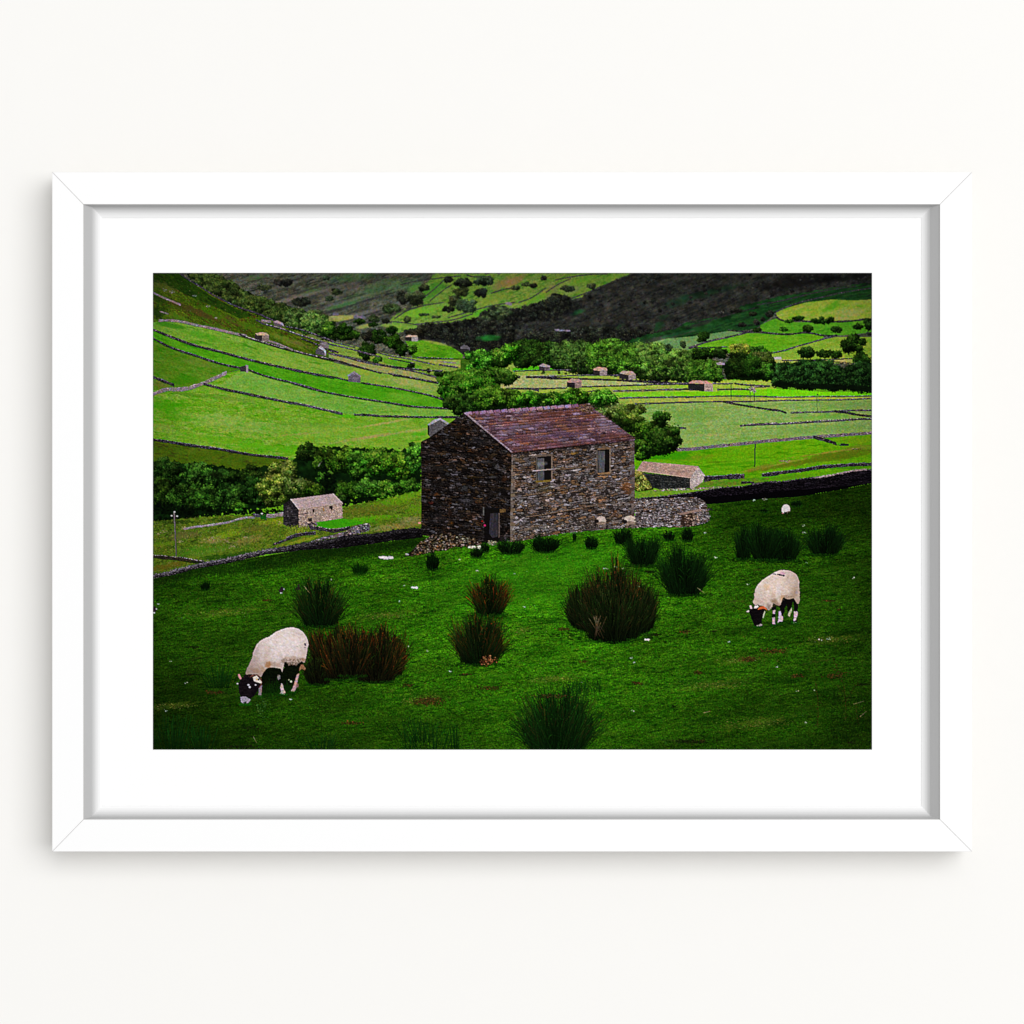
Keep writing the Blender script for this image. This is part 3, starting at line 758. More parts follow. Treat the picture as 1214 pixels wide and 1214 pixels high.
fill(P('I', -10, 185, 480, 178, 830, 165, 1130, 150, 1130, 232, -10, 232), (108, 186, 12), (124, 196, 22), 12, 2, -1)
fill(P('J', -10, 148, 220, 158, 620, 185, 1160, 185, 1160, 232, -10, 240), (104, 196, 12), (118, 202, 20), 12, 2, 1)
fill(P('I', -10, 245, 500, 240, 1130, 250, 1130, 280, 500, 290, -10, 300), (152, 162, 64), (164, 166, 76), 12, 2, 0)
fill(P('J', -10, 250, 1160, 240, 1160, 262, -10, 278), (168, 170, 66), (154, 166, 60), 12, 2, 0)
BIG = P('Hh', 760, 245, 1072, 240) + P('I', 520, 296, 1130, 288) + P('J', 560, 280, 1160, 262, 1160, 640, 0, 730) + P('I', 20, 830) + P('Hh', 1080, 630, 1000, 640, 700, 400)
fill(BIG, (122, 155, 70), (138, 164, 92), 26, 3, -2, fine=.07, c3=(108, 150, 56))
for t, px, py, rx, ry, c, a, an in [('I', 400, 660, 36, 1.5, (148, 158, 90), .7, -2), ('I', 300, 740, 30, 2.5, (134, 160, 70), .7, -3), ('I', 650, 560, 24, 1.2, (146, 160, 80), .5, -2), ('I', 200, 450, 30, 8, (96, 144, 54), .5, 0), ('J', 800, 330, 40, 4, (108, 146, 72), .5, 0),
                                    ('J', 650, 460, 36, 2.5, (100, 158, 50), .7, -3), ('J', 950, 440, 20, 2, (140, 160, 60), .7, 8), ('J', 500, 600, 50, 5, (100, 148, 62), .5, -4)]:
    x, y = P(t, px, py)[0]
    wash(x, y, rx, ry, c, a, an, nz=.7)
fill(P('Hh', 560, 660, 1072, 640) + P('I', 20, 840, 1121, 740) + P('J', 500, 700, 1160, 650, 1160, 1100, 0, 1190) + P('I', 0, 1214) + P('Hh', 560, 1000), (88, 150, 8), (104, 160, 16), 20, 3, -4, c3=(64, 132, 4))
for t, px, py, rx, ry, c, a, an in [('Hh', 1000, 680, 34, 4, (48, 134, 8), .8, -8), ('I', 200, 920, 26, 3, (110, 130, 24), .6, -6), ('I', 60, 900, 14, 5, (56, 140, 8), .8, 0), ('J', 300, 980, 60, 3.2, (96, 104, 20), .85, -9), ('J', 800, 880, 50, 6, (88, 102, 18), .85, -8),
                                    ('J', 700, 850, 50, 1.2, (146, 130, 50), .7, -8), ('J', 100, 990, 40, 1.3, (138, 142, 50), .7, -12), ('J', 1000, 720, 30, 4, (112, 150, 18), .8, -3), ('J', 1050, 800, 22, 4, (118, 120, 40), .6, -4), ('J', 650, 930, 50, 3, (84, 112, 12), .7, -8),
                                    ('I', 950, 1020, 20, 3, (116, 112, 34), .7, -15), ('I', 1000, 1140, 40, 2.5, (70, 140, 14), .8, -6), ('J', 950, 1020, 40, 1.6, (64, 128, 14), .8, -4), ('J', 300, 1130, 40, 2.5, (80, 132, 18), .8, -6), ('I', 700, 980, 30, 2, (70, 140, 6), .7, -4), ('I', 500, 960, 20, 1.2, (70, 108, 10), .6, -4)]:
    x, y = P(t, px, py)[0]
    wash(x, y, rx, ry, c, a, an, nz=.8)
x, y = P('J', 190, 950)[0]; dabs(x + rng.uniform(-6, 6, 40), y + rng.normal(0, .7, 40), .5, pick([(150, 120, 100), (110, 84, 60)], 40))
x, y = P('J', 980, 815)[0]; dabs(x + rng.uniform(-5, 5, 24), y + rng.normal(0, .8, 24), .45, pick([(150, 140, 110), (50, 60, 20)], 24))
# ---- trees of the dale floor
floor_wood = [
    (P('C', 50, 500, 120, 470, 200, 480, 300, 500, 320, 560, 320, 655, 200, 640, 60, 640), DARK, 3.6, 'darker trees at the left end of the belt in the dale'),
    (P('C', 290, 500, 420, 485, 560, 490, 560, 700, 500, 690, 380, 660, 310, 655), ([(5, 14, 4), (8, 20, 6)], [(24, 48, 14), (34, 60, 18)], [(66, 98, 36), (86, 116, 50)]), 3.8, None),
    (P('C', 540, 500, 660, 478, 800, 490, 900, 510, 900, 720, 840, 700, 700, 690, 540, 680), MID, 4.2, None),
    (P('C', 860, 500, 1000, 500, 1080, 540, 1214, 560, 1214, 740, 1080, 730, 900, 724), ([(7, 18, 4), (11, 28, 6)], [(36, 70, 16), (46, 82, 22)], [(86, 122, 44), (106, 136, 60)]), 4.2, None),
    (P('D', 0, 600, 100, 600, 180, 620, 210, 700, 200, 735, 0, 735), MID, 3.6, None)]
for q, pal, r, lb in floor_wood:
    wood(q, pal, r, new_id('tree', None, lb), .65, 2.0, lift=.05)
x = rng.uniform(640, 810, 90); yb = 444 + (x - 640) * .028
dabs(x, yb - 5 + rng.normal(0, 3, 90), rng.uniform(.7, 2.2, 90), pick([(4, 10, 6), (8, 16, 8)], 90), IDS.index(IDS[-4]), .75)
fill(P('D', 205, 640, 300, 560, 540, 580, 600, 700, 560, 738, 400, 738, 240, 728, 225, 690), (5, 12, 4), (14, 32, 8), 3, 2, rough=1.2)
for t, px, py, rx, ry, p in [('C', 1160, 500, 5, 5, HAZY), ('C', 1060, 520, 5, 5, HAZY), ('D', 60, 565, 12, 8, DARK), ('D', 120, 560, 12, 7, DARK), ('D', 190, 560, 10, 8, DARK), ('D', 430, 560, 15, 12, MID), ('D', 480, 590, 13, 10, OLIVE), ('D', 320, 540, 13, 10, OLIVE), ('D', 310, 640, 16, 17, DARK), ('D', 420, 650, 15, 16, DARK), ('D', 500, 670, 10, 12, MID),
                             ('D', 760, 550, 11, 8, DARK), ('D', 880, 560, 12, 6, DARK), ('D', 950, 565, 10, 5, DARK), ('D', 1065, 495, 16, 13, DARK), ('D', 1130, 590, 12, 9, DARK), ('B', 60, 420, 12, 10, DARK), ('B', 130, 440, 14, 8, DARK), ('B', 0, 400, 10, 10, MID), ('B', 100, 400, 10, 8, DARK),
                             ('B', 270, 440, 11, 9, NIGHT), ('B', 330, 450, 10, 10, DARK), ('B', 420, 480, 13, 10, MID), ('B', 470, 530, 9, 9, DARK), ('B', 545, 535, 6, 7, MID), ('B', 410, 405, 8, 5, DARK), ('B', 250, 545, 11, 12, DARK), ('B', 320, 600, 6, 5, MID), ('B', 535, 640, 5, 4, DARK), ('B', 650, 670, 3, 3, DARK),
                             ('B', 200, 350, 7, 4, DARK), ('B', 290, 370, 6, 3, DARK), ('B', 600, 400, 9, 6, NIGHT), ('B', 560, 430, 12, 5, NIGHT), ('B', 740, 690, 10, 4, DARK)]:
    x, y = P(t, px, py)[0]
    tree(x, y, rx, ry, p, leaf=.62)
wood(P('D', 560, 640, 640, 620, 780, 600, 900, 615, 1000, 660, 1060, 630, 1185, 620, 1200, 800, 1100, 800, 900, 790, 560, 770, 540, 700), ([(4, 8, 4), (6, 14, 6)], [(10, 28, 8), (14, 36, 12)], [(34, 70, 24), (46, 84, 34)]), 4, new_id('tree', None, 'nearly black belt of trees at the right edge of the picture'), .65, 1.6, lift=-.05)
fill(P('D', 560, 740, 760, 756, 1185, 770, 1200, 815, 1100, 800, 560, 778), (6, 12, 6), (10, 20, 8), 4, rough=1.5)

# ---- field walls on the left
def lw(t, q, th, pal=STONE_DARK, cap=CAP_GREY, capn=.3, shade=(34, 60, 10), label=None):
    drystone(P(t, *q), th, pal, cap, capn, shade=shade, label=label)

lw('A', (200, 30, 260, 75, 330, 115, 420, 175, 520, 225, 600, 260, 680, 285, 760, 315, 830, 350), 1.2, STONE_GREY, None, 0, None, 'long wall climbing the ridge beside the wood')
lw('A', (28, 160, 90, 190, 150, 215, 210, 240), 1.7, STONE_PALE, None, 0, None, 'short pale wall high on the left edge')
lw('A', (80, 285, 130, 300), .9, STONE_PALE, None, 0, None)
lw('A', (70, 345, 150, 342, 240, 355, 300, 372, 420, 395, 560, 428, 640, 445), 2.8, STONE_PALE, None, 0, (40, 80, 14), 'pale lit drystone wall along the top pasture')
lw('A', (600, 434, 660, 460, 760, 490, 860, 520, 960, 545, 1060, 570, 1214, 605), 2.2, STONE_DARK, CAP_PALE, .5)
lw('A', (780, 475, 860, 500, 940, 535), 1.8, STONE_PALE, None, 0)
lw('A', (705, 340, 760, 370, 860, 392, 960, 430, 1060, 460, 1214, 505), 1.8, STONE_GREY, CAP_PALE, .3)
lw('A', (740, 345, 800, 350), 2.5, STONE_PALE, None, 0, None)
lw('A', (900, 385, 1000, 400, 1100, 440, 1214, 482), 1.4, STONE_DARK, CAP_GREY, .4)
lw('A', (1000, 462, 1100, 500, 1214, 550), 1.6, STONE_DARK, CAP_GREY, .3)
lw('A', (28, 402, 120, 440, 250, 490, 330, 515, 460, 545, 620, 590, 760, 625, 900, 655, 1060, 690, 1214, 718), 2.9, STONE_DARK + STONE_GREY, CAP_GREY, .35, (30, 90, 6), 'long dark wall with grey coping sweeping down the pastures')
lw('A', (28, 458, 120, 510, 200, 540, 300, 570, 400, 605, 500, 635, 610, 655), 2.4, STONE_DARK, CAP_GREY, .35, (30, 80, 6))
lw('A', (640, 660, 740, 700, 850, 730, 960, 755, 1120, 800), 2.3, STONE_DARK, CAP_GREY, .3, (30, 90, 6))
lw('A', (28, 712, 100, 740, 168, 766), 3.4, STONE_DARK, CAP_GREY, .4, (30, 80, 6))
lw('E', (36, 165, 90, 140, 160, 118, 250, 122, 335, 114), 4.4, STONE_PALE, CAP_PALE, .3, (60, 100, 20), 'broad pale drystone wall in full light at the left edge')
lw('E', (345, 112, 400, 92, 470, 68, 540, 36, 600, 10, 660, -20), 4.2, STONE_PALE, CAP_PALE, .3, (60, 100, 20))
fold = new_id('field_barn', None, 'small square dark stone pen at a wall corner')
fill(P('A', 600, 645, 640, 635, 652, 640, 652, 680, 600, 676), (60, 52, 58), (40, 34, 40), 2, idn=fold, fine=.2)
fill(P('A', 638, 634, 653, 636, 653, 682, 640, 682), (150, 136, 146), None, idn=fold)
lw('E', (470, 76, 560, 98, 660, 125, 800, 150, 940, 182, 1060, 205, 1214, 238), 3.0, STONE_DARK + STONE_GREY, CAP_GREY, .3, (50, 100, 8))
lw('F', (0, 228, 150, 252, 260, 280, 360, 302, 470, 328), 3.0, STONE_GREY, CAP_PALE, .3, (50, 110, 8))
lw('F', (572, 335, 680, 336, 800, 348, 940, 350, 1060, 354, 1250, 356, 1470, 356), 2.6, STONE_DARK + STONE_GREY, CAP_GREY, .3, (60, 120, 8))
lw('F', (-10, 48, 120, 92, 300, 140, 460, 170, 620, 198, 760, 218, 900, 240, 1060, 268, 1250, 276, 1400, 286), 2.2, STONE_DARK, CAP_GREY, .35, (50, 120, 8))
lw('F', (270, 0, 400, 16, 520, 46), 2.0, STONE_DARK, CAP_GREY, .4, (40, 120, 8))
lw('F', (630, 65, 740, 82, 900, 105, 1060, 138, 1250, 180, 1370, 228), 2.1, STONE_DARK, CAP_GREY, .45, (60, 120, 8))
lw('F', (900, 0, 1060, 22, 1280, 66), 2.0, STONE_DARK, CAP_GREY, .4)
lw('E', (36, 545, 150, 560, 300, 585, 450, 606, 600, 625, 760, 655, 900, 678, 1040, 690, 1180, 705), 3.2, STONE_DARK, CAP_GREY, .4, (24, 50, 4))
for q, th, p in [((0, 478, 60, 492, 170, 520), 1.3, STONE_GREY), ((0, 498, 80, 515, 200, 545, 330, 580), 1.3, STONE_GREY), ((0, 560, 100, 580, 220, 615, 420, 650, 560, 675, 700, 715), 1.7, STONE_GREY), ((0, 590, 120, 625, 220, 655, 340, 688), 1.8, STONE_DARK),
                 ((390, 690, 500, 712, 620, 735, 715, 752), 2.1, STONE_DARK), ((310, 550, 400, 575, 500, 590, 600, 612, 690, 632), 1.3, STONE_GREY), ((390, 590, 500, 612, 560, 625), 1.2, STONE_DARK), ((580, 585, 700, 590, 810, 594), 1.2, STONE_DARK),
                 ((720, 632, 840, 650), 2.0, STONE_GREY), ((730, 612, 830, 622), 1.0, STONE_PALE), ((350, 635, 460, 650, 640, 672, 740, 672), 1.6, STONE_DARK), ((0, 532, 60, 552), 2.0, STONE_DARK)]:
    lw('B', q, th, p, CAP_GREY, .25, None)
# ---- walls of the valley floor
for t, q, th, p, cap in [('C', (50, 675, 200, 668, 320, 668, 425, 668), 1.4, STONE_DARK, CAP_GREY), ('C', (130, 712, 400, 705, 560, 700, 740, 702), 1.3, STONE_GREY, CAP_GREY), ('C', (0, 720, 90, 716), 1.4, STONE_DARK, CAP_GREY),
                         ('C', (130, 714, 400, 722, 640, 730, 860, 738, 1200, 758), 2.0, STONE_DARK, None), ('C', (0, 788, 200, 792, 395, 784), 1.5, STONE_DARK, CAP_GREY), ('C', (490, 778, 700, 770, 900, 765, 1060, 756, 1200, 754), 1.5, STONE_DARK, CAP_GREY),
                         ('G', (740, 28, 900, 20), 1.3, STONE_DARK, CAP_GREY), ('G', (955, 14, 1080, 20, 1214, 22), 2.0, STONE_DARK, None), ('G', (840, 112, 1000, 112, 1214, 112), 1.3, STONE_DARK, CAP_GREY), ('G', (1000, 118, 1060, 130), 1.8, STONE_GREY, None), ('G', (1030, 155, 1140, 160), 1.3, STONE_GREY, None),
                         ('Hh', (-10, 28, 300, 34, 600, 42, 860, 62, 1180, 78), 1.9, STONE_DARK, None), ('Hh', (-10, 112, 155, 106), 1.5, STONE_DARK, CAP_GREY), ('Hh', (285, 98, 560, 92, 860, 80, 1180, 72), 1.5, STONE_DARK, CAP_GREY),
                         ('Hh', (550, 134, 760, 130, 1000, 122, 1200, 118), 1.9, STONE_GREY, CAP_GREY), ('Hh', (600, 195, 800, 188, 1000, 186, 1250, 184), 1.9, STONE_GREY, CAP_GREY), ('Hh', (735, 242, 960, 236, 1250, 226), 1.7, STONE_GREY, None), ('Hh', (330, 140, 400, 130), 1.2, STONE_GREY, None),
                         ('I', (0, 95, 150, 96), 1.9, STONE_GREY, CAP_GREY), ('I', (420, 92, 540, 96, 640, 92), 1.6, STONE_GREY, CAP_GREY), ('I', (660, 92, 740, 104, 860, 112, 1040, 122), 1.9, STONE_DARK, CAP_GREY), ('I', (0, 162, 150, 156, 230, 162), 1.7, STONE_DARK, CAP_GREY), ('I', (468, 158, 560, 156, 700, 154, 850, 160), 2.0, STONE_DARK, CAP_GREY), ('I', (880, 130, 1000, 128, 1050, 120), 1.8, STONE_GREY, CAP_PALE),
                         ('I', (0, 242, 200, 240, 400, 234, 640, 230, 900, 232, 1130, 242), 1.5, STONE_GREY, None), ('I', (0, 302, 200, 298, 520, 292, 800, 292, 1130, 282), 1.6, STONE_GREY, None), ('J', (0, 242, 300, 243, 500, 236, 760, 236, 1155, 230), 1.5, STONE_GREY, CAP_GREY), ('J', (0, 282, 400, 276, 800, 274, 1155, 256), 1.5, STONE_GREY, CAP_GREY),
                         ('I', (528, 292, 640, 316, 800, 342, 960, 368, 1130, 392), 2.2, STONE_DARK, None), ('J', (0, 376, 120, 388, 205, 418), 2.3, STONE_DARK, None), ('J', (252, 416, 400, 410, 540, 408, 740, 402, 900, 390, 1155, 388), 2.0, STONE_GREY, CAP_GREY), ('J', (738, 400, 860, 412, 1000, 442, 1155, 456), 2.6, STONE_DARK, None),
                         ('I', (722, 560, 860, 548, 1000, 542, 1130, 536), 2.6, STONE_GREY, CAP_PALE), ('J', (0, 543, 150, 540, 300, 528, 500, 516, 800, 500, 1000, 486, 1155, 484), 2.5, STONE_GREY, CAP_PALE), ('I', (45, 580, 118, 588), 2.0, STONE_GREY, None),
                         ('I', (18, 824, 200, 818, 400, 792, 640, 768, 900, 742, 1130, 712), 3.6, STONE_PALE[1:] + STONE_GREY, None), ('J', (0, 730, 200, 712, 400, 692, 640, 674, 900, 656, 1155, 638), 3.6, STONE_PALE[1:] + STONE_GREY, None), ('Hh', (1080, 628, 1214, 624), 3.2, STONE_PALE[1:] + STONE_GREY, None),
                         ('J', (508, 686, 600, 710, 700, 738, 762, 762), 3.8, STONE_DARK, None), ('J', (780, 768, 890, 770), 2.6, STONE_DARK, None)]:
    drystone(P(t, *q), th, p, cap, .3)
fill(P('J', 755, 742, 800, 745, 806, 768, 780, 775, 762, 768), (84, 150, 20), None)


def hut_at(t, roof, gable, side, label, lit='side', rc=(170, 140, 128), sc_=(150, 130, 124), gc=(52, 46, 50)):
    """a small field barn: roof, shaded wall and lit wall as they show"""
    b = new_id('field_barn', None, label)
    rf = new_id('roof', b)
    if gable:
        fill(P(t, *gable), gc, [v * .7 for v in gc], 1.6, 1, idn=b, fine=.2)
    if side:
        fill(P(t, *side), sc_, [v * .72 for v in sc_], 1.6, 1, idn=b, fine=.16)
    fill(P(t, *roof), rc, [v * .82 for v in rc], 2.4, 1, idn=rf, fine=.09)
    return b


hut_at('A', (700, 428, 735, 420, 775, 424, 790, 440, 745, 440, 712, 440), (697, 432, 725, 428, 745, 446, 745, 478, 697, 462), (745, 440, 790, 440, 788, 482, 745, 480), 'sunlit field barn on the top wall of the left pasture', rc=(206, 176, 146))
hut_at('A', (1125, 508, 1140, 514, 1160, 540, 1160, 570, 1150, 545, 1112, 520), (1094, 540, 1118, 512, 1150, 540, 1150, 572, 1094, 560), (1150, 540, 1160, 540, 1162, 572, 1150, 572), 'grey field barn with one white edge by the left pasture wall', rc=(190, 184, 196), gc=(92, 86, 96))
hut_at('A', (815, 352, 845, 342, 880, 360, 890, 384, 870, 370), (815, 356, 845, 348, 878, 366, 874, 384, 830, 376), None, 'ruined barn among walls under the ridge wood', rc=(170, 150, 160), gc=(96, 84, 92))
hut_at('A', (1120, 492, 1150, 484, 1180, 500, 1180, 524, 1150, 510), None, (1120, 500, 1180, 505, 1180, 526, 1140, 516), 'low ruined barn beside the pasture walls', rc=(140, 124, 138), sc_=(130, 110, 122))
hut_at('B', (120, 702, 165, 674, 210, 704, 205, 712, 165, 686, 128, 710), (126, 704, 165, 680, 208, 706, 208, 750, 126, 742), None, 'small grey gabled barn standing in the left pasture', rc=(146, 138, 156), gc=(112, 102, 118))
hut_at('B', (500, 450, 518, 438, 575, 440, 584, 452), (500, 450, 540, 450, 540, 478, 500, 470), (540, 450, 582, 450, 582, 480, 540, 478), 'little barn under the dark wood in mid dale', rc=(206, 184, 160), sc_=(168, 158, 156), gc=(40, 38, 36))
hut_at('B', (1150, 228, 1180, 220, 1198, 232, 1196, 246, 1160, 240), None, None, 'tiny grey barn high on the far slope', rc=(132, 128, 136))
hut_at('C', (214, 640, 240, 624, 288, 640, 286, 648, 250, 648), (216, 645, 250, 640, 250, 672, 216, 670), (250, 642, 286, 645, 286, 672, 250, 672), 'small grey barn before the tree belt in the dale', rc=(176, 158, 160), sc_=(110, 98, 104), gc=(58, 50, 54))
hut_at('C', (568, 662, 596, 646, 655, 652, 662, 668, 612, 672, 575, 668), (570, 668, 612, 668, 612, 706, 570, 698), (612, 668, 660, 668, 660, 700, 612, 706), 'brownish field barn with sunlit roof near the tree belt', rc=(200, 166, 148), sc_=(160, 140, 140), gc=(46, 40, 42))
hut_at('C', (740, 688, 764, 672, 826, 676, 848, 696, 800, 700), (740, 692, 800, 696, 800, 730, 740, 724), (800, 696, 848, 698, 848, 726, 800, 732), 'field barn with a wide pink roof before the tree belt', rc=(196, 164, 152), sc_=(164, 148, 146), gc=(44, 42, 46))
hut_at('C', (398, 742, 430, 722, 480, 728, 496, 742, 450, 748, 410, 748), (398, 745, 450, 745, 450, 786, 398, 778), (450, 745, 495, 742, 494, 782, 450, 786), 'field barn between two walls just behind the big barn', rc=(186, 148, 138), sc_=(150, 124, 120), gc=(34, 30, 36))
hut_at('C', (1190, 752, 1214, 744, 1214, 760), (1190, 754, 1214, 754, 1214, 788, 1190, 786), None, None, rc=(190, 140, 124))
hut_at('I', (150, 86, 200, 56, 350, 64, 420, 98, 326, 98), (150, 90, 326, 98, 324, 182, 220, 166, 150, 150), (326, 92, 420, 98, 418, 182, 326, 182), 'long low field barn with pink roof on the dale floor', rc=(206, 150, 134), sc_=(182, 160, 150), gc=(36, 38, 40))
hut_at('D', (170, 622, 195, 614, 226, 620, 226, 632, 180, 632), None, None, None, rc=(170, 150, 158))
hut_at('G', (120, 420, 170, 380, 228, 362, 300, 404, 290, 418, 226, 378, 134, 426), (134, 424, 226, 374, 292, 416, 292, 520, 134, 520), None, 'grey gabled barn half hidden by the big barn gable', rc=(176, 166, 182), gc=(92, 88, 92))
fill(P('G', 120, 424, 134, 424, 134, 512, 120, 500), (20, 18, 20), None)
# poles on the dale floor
for t, q, w, label in [('I', (622, 100, 622, 268), .9, 'thin dark pole near the long low barn'), ('I', (832, 95, 832, 285), .5, None), ('I', (878, 150, 878, 290), .8, None), ('I', (888, 762, 882, 1012), 1.3, 'bare dark pole in the bright field'), ('J', (545, 210, 546, 400), .7, 'thin pole beside the field walls on the right'), ('C', (470, 610, 470, 695), .6, None)]:
    a, b = P(t, *q)
    strokes([a[0]], [a[1]], [b[0]], [b[1]], w, [(44, 40, 44)], [(26, 24, 26)], new_id('pole', None, label), taper=False)
x, y = P('I', 862, 165)[0]; dabs(x + rng.normal(0, 2.4, 40), y + rng.normal(0, 2, 40), .6, pick([(140, 120, 124), (40, 36, 44), (170, 150, 144)], 40))
x, y = P('J', 553, 215)[0]; dabs([x], [y], .8, pick([(24, 22, 24)], 1))

# ---- the nearer trees
GL = LUSH
tree(*P('B', 990, 610)[0], 24, 15, LUSH, leaf=.7, r=5, label='rounded bright tree above the big barn')
tree(*P('B', 1130, 590)[0], 14, 14, LUSH, leaf=.7, r=5)
tree(*P('B', 1190, 560)[0], 12, 14, LUSH, leaf=.7, r=4.4)
tree(597, 447, 16, 11, MID, leaf=.7, r=4.4)
tree(566, 445, 24, 9, MID, leaf=.7, r=4.4)
tree(*P('G', 450, 110)[0], 38, 20, LUSH, leaf=.8, r=6.5, label='big bright green tree behind the barn roof')
tree(*P('G', 420, 230)[0], 26, 12, DARK, leaf=.8, r=5)
wood(P('G', 320, 200, 500, 150, 760, 180, 1000, 170, 1214, 190, 1214, 300, 340, 330), DARK, 4, None, .75, 1.2)
wood(P('Hh', 0, 190, 230, 170, 440, 170, 560, 200, 640, 300, 800, 400, 860, 520, 860, 700, 740, 725, 700, 500, 400, 290, 0, 300), DARK, 4, None, .75, 1.2)
tree(*P('G', 640, 200)[0], 22, 16, MID, leaf=.8, r=5)
tree(*P('G', 800, 200)[0], 20, 13, MID, leaf=.8, r=5)
tree(*P('G', 980, 190)[0], 17, 11, LUSH, leaf=.8, r=4.4)
tree(*P('Hh', 40, 200)[0], 14, 9, LUSH, leaf=.8, r=4.2)
tree(*P('Hh', 220, 190)[0], 20, 12, LUSH, leaf=.8, r=4.6)
tree(*P('Hh', 460, 190)[0], 18, 12, LUSH, leaf=.8, r=4.6)
tree(*P('Hh', 560, 320)[0], 20, 12, OLIVE, leaf=.8, r=4.6, lift=.1)
tree(*P('Hh', 720, 330)[0], 16, 14, OLIVE, leaf=.8, r=4.6, lift=.2, label='pale olive tree beside the barn roof')
tree(*P('Hh', 700, 430)[0], 15, 10, DARK, leaf=.8, r=4)
tree(*P('Hh', 960, 350)[0], 11, 9, MID, leaf=.8, r=4, idn=None)
i = tree(*P('Hh', 900, 530)[0], 31, 25, MID, leaf=.85, r=6, lift=-.1, label='dark leafy tree at the right end of the barn')
tree(*P('Hh', 1000, 520)[0], 20, 18, MID, i, leaf=.85, r=4.6, lift=.1)
tree(*P('Hh', 800, 640)[0], 9, 12, MID, i, leaf=.8, r=3.6)
tree(*P('Hh', 950, 380)[0], 8, 9, DARK, i, leaf=.8, r=3.4)
x = rng.normal(0, 9, 60) + P('Hh', 850, 660)[0][0]; y = rng.normal(0, 3, 60) + P('Hh', 850, 640)[0][1]
dabs(x, y, rng.uniform(.8, 2.4, 60), pick([(6, 18, 6), (10, 26, 6)], 60), i)
clumps(x[:14], y[:14] - 2, 2.4, MID, i, .75)
# left hedgerow trees
HEDGE = ([(3, 11, 3), (6, 18, 4)], [(14, 38, 8), (22, 52, 11)], [(44, 82, 24), (62, 104, 34)])
fill(P('E', 36, 760, 400, 740, 800, 800, 1214, 720) + P('F', 100, 640, 300, 600, 700, 620, 1140, 640, 1140, 950) + P('K', 36, 360, 36, 100), (6, 18, 6), (14, 38, 10), 6, 5, idn=new_id('tree', None, 'deep shade under the left hedgerow trees'), rough=2)
for t, px, py, rx, ry, p, r, lb in [
        ('E', 160, 830, 22, 20, HEDGE, 5, 'dark round tree at the left edge of the picture'), ('E', 420, 850, 24, 18, HEDGE, 5, None), ('E', 640, 900, 18, 16, HEDGE, 5, None), ('E', 860, 850, 18, 14, DARK, 4.5, None), ('E', 700, 860, 12, 8, HEDGE, 4, None), ('E', 1130, 830, 22, 17, OLIVE, 5, 'olive green tree above the small barn'),
        ('F', 180, 650, 15, 13, DARK, 4.2, None), ('F', 320, 720, 16, 17, MID, 4.5, None), ('F', 470, 720, 18, 17, MID, 4.5, None), ('F', 640, 760, 20, 20, MID, 5, None), ('F', 790, 720, 22, 20, LUSH, 5, 'bright bushy trees left of the barn'), ('F', 950, 780, 20, 20, LUSH, 5, None), ('F', 1090, 700, 12, 22, MID, 4.5, None),
        ('K', 100, 130, 22, 22, DARK, 5, None), ('K', 330, 150, 24, 20, HEDGE, 5, None), ('K', 520, 160, 20, 18, HEDGE, 5, None), ('K', 700, 150, 20, 19, HEDGE, 4.6, None), ('K', 770, 220, 10, 8, MID, 3, None), ('K', 880, 90, 16, 18, HEDGE, 4.6, None), ('K', 960, 170, 10, 8, HEDGE, 3.4, None), ('K', 1080, 80, 24, 22, OLIVE, 5, None),
        ('L', 100, 60, 24, 14, OLIVE, 5, None), ('L', 230, 80, 14, 9, MID, 4, None), ('L', 520, 90, 26, 14, MID, 4.5, None), ('L', 440, 160, 12, 8, HEDGE, 3.5, None), ('L', 700, 70, 20, 14, MID, 4.5, None), ('L', 850, 80, 22, 12, LUSH, 4, None), ('L', 1020, 50, 18, 11, MID, 4, None), ('F', 330, 860, 12, 10, MID, 4, None)]:
    x, y = P(t, px, py)[0]
    tree(x, y, rx, ry, p, leaf=.85, r=r, label=lb)
def shadow_under(t, q, rng_y=2.0, n=200):
    pp = along(P(t, *q), .5)
    s = rng.integers(0, len(pp), n)
    dabs(pp[s, 0] + rng.normal(0, 1, n), pp[s, 1] + rng.normal(0, rng_y, n), rng.uniform(.6, 1.9, n), pick([(3, 8, 4), (6, 14, 5), (8, 22, 6)], n), None)
shadow_under('K', (40, 330, 200, 325, 400, 300, 560, 285, 800, 275, 900, 270, 1150, 262), 2.2, 330)
shadow_under('K', (40, 250, 150, 240, 260, 250, 380, 270), 4, 160)
shadow_under('L', (480, 190, 560, 185, 640, 165, 760, 150), 1.6, 130)
shadow_under('L', (310, 20, 360, 60, 400, 90), 5, 110)
shadow_under('F', (300, 740, 340, 850, 420, 900), 4, 90)
strokes(*[[v] for v in P('F', 268, 770)[0] + P('F', 295, 728)[0]], .8, [(150, 150, 136)], [(120, 124, 110)])

